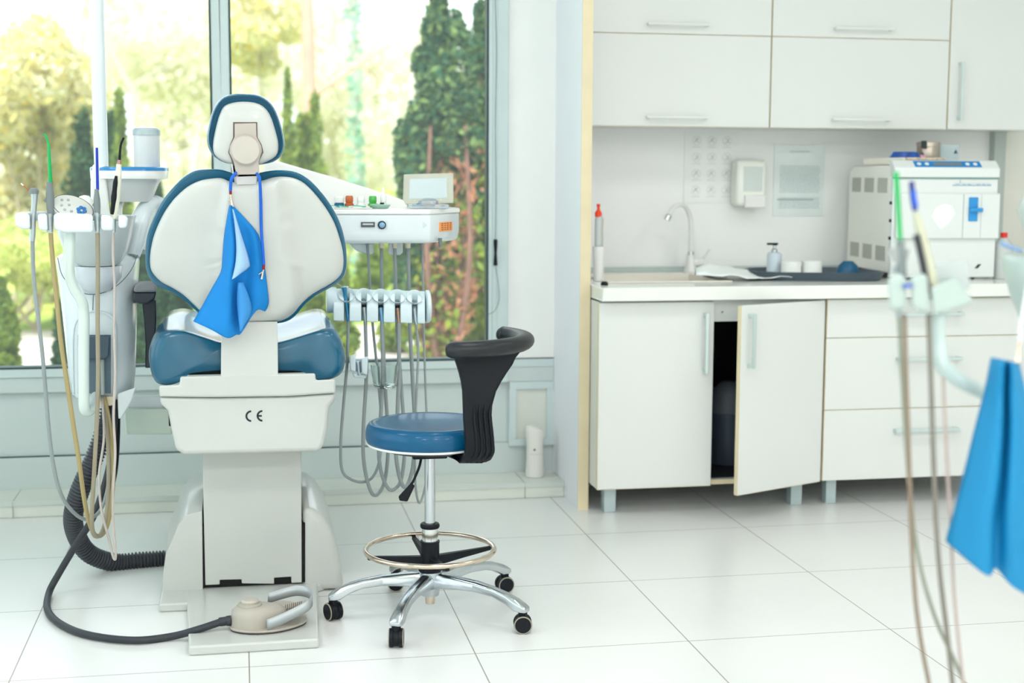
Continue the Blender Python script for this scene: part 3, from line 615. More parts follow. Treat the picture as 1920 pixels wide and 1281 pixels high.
# base
bw = warmwhite
lob = [(379, 958), (352, 965), (335, 982), (325, 1008), (317, 1026), (311, 1040), (306, 1075), (304, 1118), (300, 1134), (381, 1134)]
mbl = MB()
def pxs(px, Y, z=None): return [at(x, y, Y) for x, y in px]
def lobe(pts, name):
    P0 = [at(x, y, 4.335) for x, y in pts]
    m_ = MB(); rr = []
    cxx = sum(p.x for p in P0)/len(P0)
    for Y, s, zs2 in ((4.33, 1, 1), (4.5, 1.04, 1.12), (4.75, 1.04, 1.12), (5.0, .9, .7)):
        rr.append([Vector((cxx+(p.x-cxx)*s, Y, max(.003, .003+(p.z-.003)*zs2))) for p in P0])
    m_.loft(rr); return obj(name, m_, bw, chair, bevel=.022, seg=5, angle=60)
lobe(lob, 'base_cover')
lobe([(568, 953), (588, 957), (603, 968), (620, 992), (630, 1020), (640, 1060), (645, 1112), (568, 1116)], 'base_cover')
obj('base_cover_core', MB().box(-.14, .195, 4.66, 5.1, .004, .23), bw, chair, bevel=.03)
p0, p1, p2, p3 = atz(354, 1231, .0), atz(598, 1216, 0), Vector((.22, 4.36, 0)), Vector((-.178, 4.36, 0))
obj('base_plate', MB().prism([p0, p1, p2, p3], (0, 0, .027)), bw, chair, bevel=.006)
q0, q1 = atz(298, 1149, 0), atz(349, 1148, 0)
obj('base_foot', MB().prism([q0, Vector((-.165, 4.20, 0)), Vector((-.13, 4.33, 0)), Vector((-.13, 4.95, 0)), Vector((-.25, 4.95, 0))], (0, 0, .026)), bw, chair, bevel=.006)
obj('base_foot', MB().prism([Vector((.2, 4.30, 0)), Vector((.29, 4.40, 0)), Vector((.30, 4.95, 0)), Vector((.2, 4.95, 0))], (0, 0, .026)), bw, chair, bevel=.006)
# rust stain line along the plate is dirt on the tile joint
# armrest
ap = at(272, 545, 4.5)
obj('armrest_pad', MB().loft([[at(x, y, Y) for x, y in ((250, 548), (252, 535), (262, 528), (285, 527), (294, 534), (294, 548))] for Y in (4.36, 4.75)]), mat('worn_grey_pad', (128, 132, 136), .5), chair, bevel=.008)
obj('armrest_body', MB().loft([[at(x, y, Y) for x, y in ((250, 548), (294, 547), (290, 562), (275, 571), (258, 569), (251, 560))] for Y in (4.37, 4.74)]), mat('armrest_navy', (32, 42, 54), .4), chair, bevel=.006)
obj('armrest_post', MB().loft([[at(x, y, 4.5), at(x+w_, y, 4.5), at(x+w_, y, 4.55), at(x, y, 4.55)] for x, y, w_ in ((266, 562, 27), (270, 600, 23), (273, 645, 18), (272, 690, 16))]), MATS['armrest_navy'], chair, bevel=.004)

# ---------------------------------------------------------------- STOOL
sc_ = Vector((.53, 4.04, 0))
st = thing('dentist_stool', sc_, 'round blue swivel stool with curved black backrest and chrome foot ring', 'stool')
R = .185
ctr = sc_.copy(); ctr.z = 0
prof = [(R*.9, .515), (R*.975, .518), (R, .53), (R*1.0, .548), (R*.985, .562), (R*.95, .572), (R*.9, .576), (R*.8, .575), (R*.6, .571), (R*.3, .568), (.01, .567)]
se = obj('seat', MB().lathe(prof, ctr, n=56), blue2, st, angle=70)
obj('seat_piping', MB().torus(ctr+Vector((0, 0, .516)), R*.965, .004, n=56), white, se)
obj('seat_pan', MB().lathe([(.02, .497), (.13, .497), (.158, .512), (.158, .515)], ctr, n=40), black, st)
obj('tilt_mechanism', MB().box(ctr.x-.055, ctr.x+.045, ctr.y-.05, ctr.y+.05, .475, .498).loft([[Vector((ctr.x+.02, ctr.y-.19, z)) for z in (.485, .485)]]*0 or [[Vector((.56, 3.98, .487)), Vector((.62, 3.98, .487)), Vector((.62, 3.98, .5)), Vector((.56, 3.98, .5))], [Vector((.60, 3.86, .487)), Vector((.67, 3.86, .487)), Vector((.67, 3.86, .51)), Vector((.60, 3.86, .51))]]), black, st, bevel=.004)
# lever with paddle
lv = [at(790, 858, 4.0), at(786, 876, 3.99), at(776, 900, 3.98), at(771, 908, 3.98)]
le = obj('lever', MB().tube(lv, .0038, n=8), black, st)
obj('paddle', MB().loft([[at(x, y, Y) for x, y in ((771, 905), (778, 911), (764, 941), (749, 939), (747, 931))] for Y in (3.97, 3.985)]), black, le, bevel=.003)
# backrest stem
def srow(y, xl, xr, Y, th_=.03): a = at(xl, y, Y); b = at(xr, y, Y); return [a, b, b+Vector((0, th_, 0)), a+Vector((0, th_, 0))]
rows = [(655, 846, 978, 3.825), (664, 849, 974, 3.83), (671, 852, 968, 3.835), (684, 857, 962, 3.832), (700, 862, 951, 3.83), (716, 866, 941, 3.828), (735, 869, 931, 3.826), (760, 870, 924, 3.824), (790, 871, 922, 3.822), (820, 873, 924, 3.82), (843, 875, 927, 3.822), (855, 872, 926, 3.827), (864, 866, 921, 3.835), (869, 858, 905, 3.85)]
stem = obj('backrest_stem', MB().loft([srow(y, a, b, Y, .034) for y, a, b, Y in rows]), black, st, bevel=.006, angle=50)
mb = MB()
for k in range(4):
    fx = .36+.19*k
    pts = []
    for y in (758, 775, 800, 830, 852, 866):
        r_ = [r for r in rows if r[0] >= y][0]; x = r_[1]+(r_[2]-r_[1])*fx
        pts.append(at(x, y, r_[3]-.001))
    mb.tube(pts, lambda t: .0055*min(1, .25+t*3), n=8)
obj('stem_ribs', mb, black, stem)
obj('stem_foot', MB().loft([[at(858, 866, 3.84), at(905, 868, 3.84), at(905, 868, 3.88), at(858, 866, 3.88)], [Vector((.57, 3.97, .488)), Vector((.63, 3.97, .488)), Vector((.63, 4.0, .508)), Vector((.57, 4.0, .508))]]), black, st, bevel=.004)
padp = [at(838, 657, 3.79), at(870, 656, 3.775), at(910, 654, 3.785), at(950, 650, 3.82), at(977, 644, 3.88), at(984, 637, 3.96), at(972, 632, 4.04), at(952, 628, 4.10), at(936, 626, 4.12)]
obj('backrest_pad', MB().tube(padp, lambda t: .0275*min(1, .72+min(t, 1-t)*7), n=18, sub=7, flat=.85, ref=(0, 0, 1)), mat('scuffed_black_vinyl', (26, 29, 34), .38, var=.25, scale=30, bump=.15), st, angle=70)
obj('gas_cylinder', MB().lathe([(.0155, .26), (.0155, .478)], ctr, n=24), steel, st)
obj('collar', MB().lathe([(.026, .262), (.0285, .266), (.0285, .272), (.026, .276), (.016, .276)], ctr, n=28), black, st)
obj('sleeve', MB().lathe([(.0235, .222), (.0235, .262)], ctr, n=28), chrome, st)
obj('outer_tube', MB().lathe([(.0275, .155), (.0275, .218), (.0285, .219), (.0285, .224), (.024, .224)], ctr, n=28), black, st)
fr = obj('foot_ring', MB().torus(ctr+Vector((0, 0, .198)), .187, .0075, n=72, m=12), brass, st, angle=70)
for a in (188, 8, 98, 278):
    a = radians(a); d = Vector((cos(a), sin(a), 0)); s_ = Vector((-sin(a), cos(a), 0))
    mb = MB().loft([[ctr+d*rr+s_*w_+Vector((0, 0, z0)), ctr+d*rr-s_*w_+Vector((0, 0, z0)), ctr+d*rr-s_*w_+Vector((0, 0, z1)), ctr+d*rr+s_*w_+Vector((0, 0, z1))] for rr, w_, z0, z1 in ((.02, .011, .15, .18), (.1, .008, .166, .186), (.186, .006, .182, .193))])
    obj('foot_ring_spoke', mb, black, st, bevel=.002)
obj('hub', MB().lathe([(.016, .06), (.026, .062), (.03, .09), (.036, .118), (.036, .134), (.024, .139)], ctr, n=28), steel, st)
obj('hub_boot', MB().lathe([(.034, .134), (.034, .152), (.0285, .157)], ctr, n=28), black, st)
obj('cylinder_tip', MB().lathe([(.0135, .036), (.0145, .05), (.0145, .062)], ctr, n=20), brass, st)
casters = [(atz(625, 1162, 0), 205), (atz(743, 1213, 0), 170), (atz(980, 1186, 0), 262), (atz(946, 1110, 0), 280), (atz(741, 1107, 0), 90)]
for cpos, wa in casters:
    d = (cpos-ctr); L_ = d.length; d.normalize(); s_ = Vector((-d.y, d.x, 0)); e = ctr+d*(L_)
    rr = []
    for f_, w_, zt_, zb_ in ((.06, .022, .132, .085), (.25, .020, .131, .094), (.5, .017, .126, .098), (.7, .016, .116, .092), (.84, .017, .106, .078), (.93, .019, .096, .062), (1.0, .0195, .084, .060), (1.05, .015, .072, .060)):
        c = ctr+d*L_*f_
        rr.append([c+s_*w_+Vector((0, 0, zb_)), c-s_*w_+Vector((0, 0, zb_)), c-s_*w_*.95+Vector((0, 0, (zt_+zb_)/2+.008)), c-s_*w_*.55+Vector((0, 0, zt_)), c+s_*w_*.55+Vector((0, 0, zt_)), c+s_*w_*.95+Vector((0, 0, (zt_+zb_)/2+.008))])
    obj('base_leg', MB().loft(rr), steel, st, bevel=.004, angle=55)
    a = radians(wa); ax = Vector((cos(a), sin(a), 0)); fw = Vector((-sin(a), cos(a), 0))
    wc = e+Vector((0, 0, .026))
    ca = obj('caster', MB().lathe([(.022, -.010), (.024, -.006), (.024, .006), (.022, .010)], wc, ax, 24).cyl(e+Vector((0, 0, .045)), e+Vector((0, 0, .066)), .013), black, st, angle=50)
    for sg in (-1, 1):
        c = wc+ax*sg*.013
        obj('wheel', MB().lathe([(.024, -.006), (.026, -.004), (.026, .005), (.0225, .0065), (.0225, .0075), (.005, .008)], c, ax*sg, 28), black, ca, angle=40)
        obj('wheel_rim', MB().torus(c+ax*sg*.0055, .0235, .0022, ax, 32, 8), mat('beige_tyre', (160, 154, 136), .5), ca)

# ---------------------------------------------------------------- DENTAL BIB hanging on the back of the chair
YBB = 4.045
def bibY(y): return Yb(y)-.066
bib = thing('dental_bib', at(450, 630, YBB), 'creased blue paper bib hanging by a blue cord on the back of the dental chair', 'bib')
bm_ = mat('blue_bib_paper', (8, 130, 206), .75, var=.05, scale=14, sss=.0, bump=.25)
bin_ = mat('pale_bib_lining', (160, 198, 234), .7, var=.03)
rowsB = [  # y, columns (px, py, depth mm toward the viewer)
 [(430, 385, 0), (431, 385, 8), (432, 385, 14), (433, 386, 10), (435, 386, 6), (436, 386, 3), (437, 386, 0)],
 [(425, 412, 0), (428, 412, 12), (432, 412, 22), (437, 412, 16), (445, 410, 6), (452, 408, 2), (458, 408, 0)],
 [(420, 445, 0), (426, 445, 16), (436, 446, 30), (446, 444, 14), (460, 440, 2), (474, 438, 6), (484, 440, 0)],
 [(417, 485, 0), (424, 487, 20), (436, 490, 38), (451, 486, 12), (466, 480, 4), (482, 476, 12), (492, 478, 2)],
 [(414, 510, 0), (420, 514, 22), (432, 520, 42), (446, 518, 16), (462, 510, 4), (484, 510, 14), (498, 512, 2)],
 [(397, 541, 0), (412, 546, 26), (430, 548, 46), (440, 545, 20), (456, 545, 6), (482, 545, 18), (502, 545, 3)],
 [(380, 572, 0), (402, 580, 30), (428, 586, 52), (438, 585, 28), (455, 585, 12), (484, 566, 20), (504, 566, 4)],
 [(364, 600, 0), (394, 612, 30), (424, 618, 56), (440, 612, 34), (454, 612, 16), (480, 578, 20), (501, 578, 6)],
 [(363, 602, 0), (398, 619, 28), (426, 634, 54), (443, 628, 36), (453, 624, 18), (480, 583, 18), (497, 584, 6)]]
def bibmesh(rows, subu=4, subv=4, off=0):
    G = []
    cols = len(rows[0])
    R_ = [[at(x, y, bibY(min(y, 600))-d*1.4/1000-off) for x, y, d in r] for r in rows]
    R_ = [catmull(r, subu) for r in R_]; n = len(R_[0])
    colsG = [catmull([r[i] for r in R_], subv) for i in range(n)]
    return [[colsG[i][j] for i in range(n)] for j in range(len(colsG[0]))]
obj('bib_sheet', MB().grid(bibmesh(rowsB)), bm_, bib, solid=.0012, angle=80)
fold = [[(436, 392, 16), (437, 393, 20), (438, 394, 16)], [(440, 420, 26), (445, 430, 32), (451, 436, 22)], [(443, 460, 30), (452, 464, 40), (462, 470, 22)], [(442, 490, 38), (454, 492, 46), (468, 494, 24)], [(438, 512, 46), (450, 510, 50), (466, 502, 26)], [(435, 524, 48), (442, 520, 50), (452, 512, 32)]]
obj('bib_fold', MB().grid(bibmesh(fold, 3, 3, .004)), bin_, bib, solid=.001, angle=80)
fold2 = [[(446, 530, 34), (450, 530, 36), (456, 530, 26)], [(444, 560, 36), (456, 562, 40), (468, 560, 24)], [(446, 590, 40), (458, 590, 42), (472, 584, 22)], [(450, 622, 42), (454, 618, 44), (462, 604, 26)]]
obj('bib_fold', MB().grid(bibmesh(fold2, 3, 3, .003)), mat('mid_blue_bib', (64, 150, 220), .75, var=.04), bib, solid=.001, angle=80)
cordm = mat('blue_cord', (16, 98, 206), .5)
cd = obj('neck_cord', MB().tube([at(432, 357, bibY(357)), at(432.5, 348, bibY(345)), at(434, 336, bibY(335)), at(440, 327, bibY(326)+.02), at(445, 322, bibY(326)+.06)], .0045, n=10), cordm, bib)
obj('neck_cord', MB().tube([at(478, 322, bibY(326)+.06), at(484, 329, bibY(328)+.02), at(487, 338, bibY(335)), at(489, 380, bibY(380)), at(490, 430, bibY(430)-.004), at(493, 470, bibY(470)-.022), at(494.5, 496, bibY(496)-.026)], .0042, n=10), cordm, bib)
redm = mat('dark_red_sleeve', (140, 30, 44), .4)
def clip(a, b, c):
    o = obj('clip', MB().cyl(b, c, .0022, .0042, 8), brass, bib)
    obj('clip_sleeve', MB().cyl(a, b, .004, n=10), redm, o)
    obj('clip_lever', MB().cyl(b+(c-b)*.2, b+(c-b)*.75+Vector((-.009, -.004, .006)), .0016, n=6), brass, o)
clip(at(432, 357, bibY(357)), at(432.5, 364, bibY(364)), at(436, 388, bibY(388)-.012))
clip(at(494.5, 496, bibY(496)-.026), at(494, 505, bibY(505)-.026), at(490, 523, bibY(520)-.028))

# ---------------------------------------------------------------- FOOT PEDAL
PY = 3.95
pc = atz(478, 1178, .028)
fp = thing('foot_pedal', pc, 'beige foot pedal with wire guard lying on the white base plate of the chair', 'foot pedal')
grb = mat('grey_beige_plastic', (178, 172, 160), .45, var=.04)
bo = [atz(x, y, .028) for x, y in ((424, 1181), (440, 1190), (480, 1193), (530, 1188), (575, 1174), (580, 1160), (560, 1135), (520, 1130), (470, 1140), (430, 1158))]
bo = closedcurve(bo, 3)
bc_ = sum(bo, Vector())/len(bo)
bo = [bc_+(v-bc_)*.93 for v in bo]
obj('pedal_base', MB().loft([[v+Vector((0, 0, .004)) for v in bo], [v+Vector((0, 0, .010)) for v in bo]]), grb, fp, bevel=.002)
obj('pedal_foot', MB().loft([[bc_+(v-bc_)*.98 for v in bo], [bc_+(v-bc_)*.98+Vector((0, 0, .0038)) for v in bo]]), mat('rubber_brown', (70, 62, 62), .6), fp)
cc = atz(468, 1178, .034); 
def egg(s, z, sx=1): return [cc+Vector((((.062*cos(a)+(.03 if cos(a) > 0 else 0)*cos(a)**2*sx)*s), .058*sin(a)*s*(1-.25*max(0, cos(a))), z)) for a in [2*pi*i/36 for i in range(36)]]
cc = Vector(((bo[0].x+.068), pc.y+.01, .034))
obj('pedal_body', MB().loft([egg(1.02, 0), egg(1.02, .008), egg(1, .03), egg(.96, .045), egg(.80, .055, .8), egg(.60, .058, .6), egg(.2, .059, .3)]), grb, fp, angle=50)
obj('pedal_button', MB().lathe([(.032, .05), (.034, .058), (.033, .063), (.026, .064)], cc+Vector((-.01, .0, 0)), n=32), grb, fp, angle=40)
bt = obj('pedal_button', MB().lathe([(.024, .064), (.025, .070), (.022, .075), (.01, .0765)], cc+Vector((-.01, .0, 0)), n=32), mat('button_beige', (190, 184, 172), .5, bump=.8, scale=30), fp, angle=40)
for dx, dy in ((.045, .028), (.052, -.012)): obj('indicator', MB().lathe([(.007, 0), (.006, .003)], cc+Vector((dx, dy, .05)), n=12), mat('indicator_brown', (110, 92, 92), .4), fp)
pm_ = [(cc+Vector((.075, -.035, .022))), (cc+Vector((.135, -.042, .04))), (cc+Vector((.145, .04, .044))), (cc+Vector((.075, .045, .03)))]
pp = obj('tread', MB().loft([pm_, [v+Vector((0, 0, .008)) for v in pm_]]), mat('tread_beige', (186, 178, 166), .5), fp, bevel=.002)
mb = MB()
for k in range(9):
    t_ = .2+k*.08; a = pm_[0].lerp(pm_[1], t_)+Vector((0, .006, .0085)); b = pm_[3].lerp(pm_[2], t_)+Vector((0, -.006, .0085)); mb.cyl(a, b, .0012, n=5)
mb.cyl((pm_[0].lerp(pm_[3], .5))+Vector((0, 0, .009)), (pm_[1].lerp(pm_[2], .5))+Vector((0, 0, .009)), .0012, n=5)
obj('tread_grooves', mb, mat('groove_brown', (120, 108, 100), .6), pp)
gp = [cc+Vector((.035, -.066, .004)), cc+Vector((.075, -.064, .018)), cc+Vector((.12, -.058, .036)), cc+Vector((.150, -.045, .048)), cc+Vector((.162, -.005, .054)), cc+Vector((.152, .04, .058)), cc+Vector((.12, .058, .060)), cc+Vector((.08, .06, .052)), cc+Vector((.04, .058, .042))]
G = catmull(gp, 5); strip = [[p+Vector((0, 0, 0)) for p in G], [p+Vector((0, 0, .030)) for p in G]]
obj('guard', MB().grid(strip), mat('guard_silver', (176, 182, 184), .35, .3), fp, solid=.003, angle=70)
hs_ = at(421, 1172, cc.y-.0); hs_ = Vector((cc.x-.062, cc.y-.004, .052))
obj('hose_socket', MB().lathe([(.014, 0), (.014, .012), (.0125, .014), (.0125, .03), (.011, .034)], hs_, (-1, -.05, -.08), 18), rubber, fp)
hse = hs_+Vector((-.03, -.002, -.003))
pts = [hse, atz(370, 1181, .035), atz(320, 1194, .012), atz(250, 1201, .012), atz(170, 1192, .012), atz(118, 1173, .012), atz(90, 1146, .012), atz(92, 1112, .014), at(112, 1073, 4.45), at(145, 1018, 4.45), at(172, 975, 4.43), at(190, 930, 4.44), at(206, 870, 4.46), at(213, 800, 4.48), at(216, 742, 4.5)]
obj('pedal_hose', MB().tube(pts, .0105, n=12, sub=8), rubber, fp)

# ---------------------------------------------------------------- CORRUGATED HOSE
hp_ = [at(206, 748, 4.52), at(196, 800, 4.5), at(176, 860, 4.5), at(150, 920, 4.52), at(137, 970, 4.56), at(146, 1010, 4.62), at(170, 1040, 4.66), at(215, 1055, 4.70), at(262, 1052, 4.72), at(312, 1049, 4.74), at(350, 1046, 4.76)]
P = catmull(hp_, 70); N_ = len(P)
mb = MB(); rings = []
acc = 0
for i in range(N_):
    if i: acc += (P[i]-P[i-1]).length
    T = (P[min(i+1, N_-1)]-P[max(i-1, 0)]).normalized(); nn = Vector((0, 1, 0)); nn = (nn-T*nn.dot(T)).normalized(); bn = T.cross(nn)
    base_r = .0245+.006*min(1, acc/.25)
    r_ = base_r-.0036+.0036*max(-1, min(1, 1.6*sin(acc/.0110*2*pi)))
    rings.append([P[i]+nn*cos(2*pi*k/20)*r_+bn*sin(2*pi*k/20)*r_ for k in range(20)])
tag(obj('corrugated_hose', mb.loft(rings), mat('hose_dark_grey', (62, 66, 72), .45, var=.05), angle=80), 'thick dark corrugated hose curving from the left dental unit to the chair base', 'hose')
# ---------------------------------------------------------------- LEFT DENTAL UNIT (cuspidor tower)
def ell(cx, y, hw, Y, d, n=28, p=2.4):
    a = at(cx-hw, y, Y); b = at(cx+hw, y, Y); c = (a+b)/2; w_ = (b.x-a.x)/2; out = []
    for i in range(n):
        t = 2*pi*i/n; s1, c1 = sin(t), cos(t)
        out.append(c+Vector((w_*(abs(c1)**(2/p))*(1 if c1 >= 0 else -1), d*(abs(s1)**(2/p))*(1 if s1 >= 0 else -1), 0)))
    return out
YT = 4.58
tower = thing('spittoon_unit', at(190, 760, YT)*1.0, 'tall white spittoon unit with glossy body at the left of the chair', 'dental unit')
mb = MB().loft([ell(cx, y, hw, YT, d) for cx, y, hw, d in ((196, 742, 52, .10), (194, 736, 56, .11), (192, 700, 62, .12), (189, 620, 67, .13), (186, 560, 71, .135), (185, 520, 75, .14), (184, 492, 78, .14), (184, 480, 76, .13), (184, 474, 66, .11))])
body = obj('unit_body', mb, coolwhite, tower, angle=70)
obj('cover_seam', MB().tube([at(x, y, Y) for x, y, Y in ((108, 483, 4.46), (116, 515, 4.452), (135, 538, 4.445), (160, 551, 4.44), (190, 550, 4.438), (220, 535, 4.443), (245, 508, 4.452), (258, 478, 4.46))], .0012, n=5), mat('seam_dark', (90, 104, 116), .5), body)
obj('cover_seam', MB().tube([at(175, 552, 4.44), at(174.5, 566, 4.44), at(174, 582, 4.443)], .0012, n=5), MATS['seam_dark'], body)
obj('recess_arch', MB().tube([at(x, y, 4.447) for x, y in ((138, 740), (137, 650), (141, 608), (158, 588), (180, 584), (200, 588), (214, 602), (217, 640), (217, 740))], .0035, n=8), mat('arch_pale', (206, 220, 224), .3), body)
obj('recess', MB().loft([[at(x, y, Y) for x, y in ((146, 628), (208, 628), (208, 738), (146, 738))] for Y in (4.445, 4.50)]), mat('recess_slate', (84, 104, 116), .45), body)
obj('valve_block', MB().loft([[at(x, y, Y) for x, y in ((160, 630), (206, 630), (204, 668), (196, 674), (166, 674))] for Y in (4.40, 4.46)]), mat('valve_dark', (62, 80, 92), .35), tower, bevel=.004)
obj('valve_stem', MB().cyl(at(192, 674, 4.43), at(193, 740, 4.43), .006), mat('valve_grey', (150, 160, 156), .4), tower)
obj('skirt', MB().loft([[at(x, y, Y) for x, y in ((220, 738), (256, 726), (247, 752), (228, 784), (222, 786))] for Y in (4.45, 4.6)]), coolwhite, tower, bevel=.004)
obj('lower_block', MB().loft([[at(x, y, Y) for x, y in ((180, 744), (212, 744), (212, 760), (188, 762))] for Y in (4.46, 4.56)]), mat('cream_block', (226, 214, 184), .5), tower)
# bowl
bowlm = seethrough('frosted_bowl', (222, 232, 232), clear=.25, rough=.15)
mb = MB().loft([ell(cx, y, hw, 4.44, d, p=2) for cx, y, hw, d in ((184, 497, 36, .07), (182, 488, 48, .085), (180, 470, 60, .105), (178, 440, 70, .12), (178, 412, 75, .125), (180, 404, 76, .127), (180, 404, 71, .12), (178, 440, 64, .112), (182, 480, 40, .07))], cap=True)
obj('bowl', mb, bowlm, tower, angle=60)
obj('bowl_ring', MB().loft([ell(184, y, hw, 4.46, d, p=2) for y, hw, d in ((545, 26, .05), (520, 44, .08), (498, 46, .08))]), mat('ring_pale', (212, 220, 226), .25, coat=.4), tower, angle=60)
# neck with tray
obj('neck', MB().loft([[at(x0_, y, 4.52), at(x1_, y, 4.52), at(x1_, y, 4.64), at(x0_, y, 4.64)] for y, x0_, x1_ in ((470, 168, 214), (400, 170, 206), (340, 170, 200), (308, 174, 196))]), white, tower, bevel=.006)
obj('knob', MB().lathe([(.022, 0), (.026, .02), (.024, .045), (.014, .058), (.003, .061)], at(161, 405, 4.40), (-.05, 0, 1), 24), white, tower, angle=60)
tb_ = MB().loft([ell(cx, y, hw, 4.62, d, p=3) for cx, y, hw, d in ((238, 378, 46, .06), (240, 345, 58, .09), (243, 337, 60, .10), (243, 335, 72, .115), (243, 320, 73, .115), (243, 316, 72, .112))])
ty = obj('tray', tb_, white, tower, angle=50)
obj('tray_film', MB().loft([ell(243, y, hw, 4.62, d, p=3) for y, hw, d in ((320, 73.4, .116), (315, 73, .115), (313, 70, .11), (317, 40, .06))]), mat('blue_film', (34, 132, 196), .25, var=.15, scale=30, coat=.5), ty, angle=50)
obj('swing_arm', MB().tube([at(292, 378, 4.62), at(275, 392, 4.6), at(262, 420, 4.56), at(256, 450, 4.54), at(250, 480, 4.52)], lambda t: .020+.012*sin(pi*t), n=14), coolwhite, tower, angle=70)
obj('swing_arm', MB().tube([at(300, 375, 4.66), at(286, 402, 4.64), at(272, 440, 4.62), at(262, 470, 4.6)], .028, n=14), coolwhite, tower, angle=70)
obj('water_outlet', MB().tube([at(226, 372, 4.6), at(222, 396, 4.58), at(226, 424, 4.56), at(242, 440, 4.54)], .012, n=10), white, tower)
obj('utility_box', MB().loft([[at(x, y, Y) for x, y in ((232, 766), (322, 766), (322, 815), (236, 815))] for Y in (4.72, 4.86)]), mat('pale_green_plastic', (206, 222, 208), .3, coat=.3), tower, bevel=.004)
obj('utility_lid', MB().loft([[at(x, y, Y) for x, y in ((250, 742), (318, 742), (318, 767), (236, 768))] for Y in (4.74, 4.9)]), coolwhite, tower, bevel=.004)
obj('drain_pipe', MB().tube([at(219, 742, 4.56), at(218, 820, 4.56), at(214, 880, 4.57), at(204, 930, 4.58)], .0115, n=12), black, tower)
obj('instrument_arm', MB().tube([at(131, 436, 4.16), at(130, 470, 4.16), at(130, 512, 4.17), at(139, 540, 4.18), at(152, 562, 4.19), at(157, 590, 4.2), at(157, 660, 4.2), at(157, 745, 4.2), at(159, 768, 4.21), at(168, 770, 4.25), at(176, 756, 4.35), at(180, 742, 4.46)], .0155, n=16, sub=8), mat('arm_tube_paint', (222, 236, 230), .25, coat=.4), tower, angle=70)
lp0, lp1 = at(190, 312, 4.6), at(188, -260, 4.6)
obj('lamp_post', MB().cyl(lp0, Vector((lp0.x, lp0.y, 2.4)), .0215, n=24), coolwhite, tower)
obj('post_socket', MB().loft([[at(x0_, y, 4.56), at(x1_, y, 4.56), at(x1_, y, 4.64), at(x0_, y, 4.64)] for y, x0_, x1_ in ((470, 166, 192), (312, 174, 196))]), coolwhite, tower, bevel=.004)
# bottle on the tray
b0 = at(276, 316, 4.62)
t = thing('water_bottle', b0, 'frosted white bottle with clear domed cap on the blue-rimmed tray', 'bottle')
obj('bottle_body', MB().lathe([(.038, 0), (.040, .004), (.040, .1), (.041, .104)], b0, n=28), seethrough('frosted_white', (234, 238, 238), .12, .3), t)
obj('cap', MB().lathe([(.0425, .102), (.0425, .118), (.038, .124), (.02, .128)], b0, n=28), seethrough('cap_clear_blue', (200, 218, 222), .3, .1), t)
# assistant's holder bar
HY = 4.12
hd = thing('instrument_holder', at(140, 430, HY), 'white instrument holder bar with four cradles on the left unit', 'instrument holder')
def hb_(px, Y0, Y1): return MB().loft([[at(x, y, Y) for x, y in px] for Y in (Y0, Y1)])
for px in ([(27, 402), (40, 397), (56, 402), (57, 430), (44, 430), (30, 424)], [(70, 402), (88, 400), (90, 434), (72, 430)], [(100, 404), (108, 398), (174, 402), (175, 436), (120, 436), (102, 430)], [(189, 402), (206, 404), (213, 408), (213, 433), (190, 432)], [(222, 403), (236, 404), (240, 410), (238, 428), (222, 428)]):
    obj('cradle', hb_(px, HY-.03, HY+.03), coolwhite, hd, bevel=.008)
obj('back_rail', hb_([(34, 402), (60, 396), (120, 396), (226, 402), (226, 414), (34, 414)], HY+.03, HY+.05), coolwhite, hd, bevel=.004)
nm = Vector((0, -.78, .62))
cp_ = at(137, 389, HY+.01)
def oval(s, up, n=36):
    u = Vector((.93, 0, -.36)).normalized(); w_ = nm.cross(u).normalized(); return [cp_+nm*up+u*.058*s*cos(a)+w_*.038*s*sin(a) for a in [2*pi*i/n for i in range(n)]]
obj('control_panel', MB().loft([oval(1.03, -.014), oval(1.05, -.004), oval(1.0, 0)]), white, hd, angle=40)
obj('panel_border', MB().tube(oval(.97, .0005)+oval(.97, .0005)[:1], .0009, n=5, smooth=False), rubber, hd)
obj('panel_face', MB().loft([oval(.95, 0), oval(.95, .001)]), mat('panel_grey', (206, 210, 204), .35), hd)
u_ = Vector((.93, 0, -.36)).normalized(); w_v = nm.cross(u_).normalized()
mb = MB()
for k in range(6): mb.lathe([(.006, 0), (.005, .0015)], cp_+u_*.024+nm*.0015+(u_*cos(k*pi/3)+w_v*sin(k*pi/3))*.009, nm, 12)
obj('flower_button', mb, mat('icon_blue', (38, 110, 176), .4), hd)
mb = MB()
for k, (a, b) in enumerate(((-.035, .008), (-.02, .014), (-.03, -.006), (-.012, .002), (-.018, -.014), (0, -.012))): mb.lathe([(.0045, 0), (.0035, .0015)], cp_+u_*a+w_v*b*1.2+nm*.001, nm, 10)
obj('panel_buttons', mb, mat('button_grey', (160, 168, 170), .4), hd)
# the four instruments
metal = mat('brushed_metal', (176, 184, 186), .3, .8, var=.05)
gtip = mat('green_tip', (0, 166, 84), .35); btip = mat('blue_tip', (10, 50, 176), .35)
greyh = mat('grey_handle', (118, 128, 128), .4)
def tan_tube(o, pts, r, m, Ys=None):
    P_ = [at(x, y, Y) for x, y, Y in pts]; return obj('hose', MB().tube(P_, r, n=10, sub=7), m, o)
t = thing('air_water_syringe', at(64, 440, HY), 'grey metal syringe with thin orange needle, leftmost in the left holder', 'syringe', )
obj('handle', MB().tube([at(61, 446, HY), at(62, 410, HY), at(64, 384, HY), at(65, 364, HY), at(64, 357, HY)], lambda t: .0078+.0065*max(0, t-.5)*1.6, n=16), metal, t, angle=60)
obj('head_cap', MB().lathe([(.0125, -.004), (.0135, .006), (.009, .011), (.003, .012)], at(64, 361, HY), n=18), greyh, t)
obj('needle', MB().cyl(at(57, 360, HY), at(44, 348, HY), .0014, n=6), mat('orange_metal', (200, 100, 60), .3, .5), t)
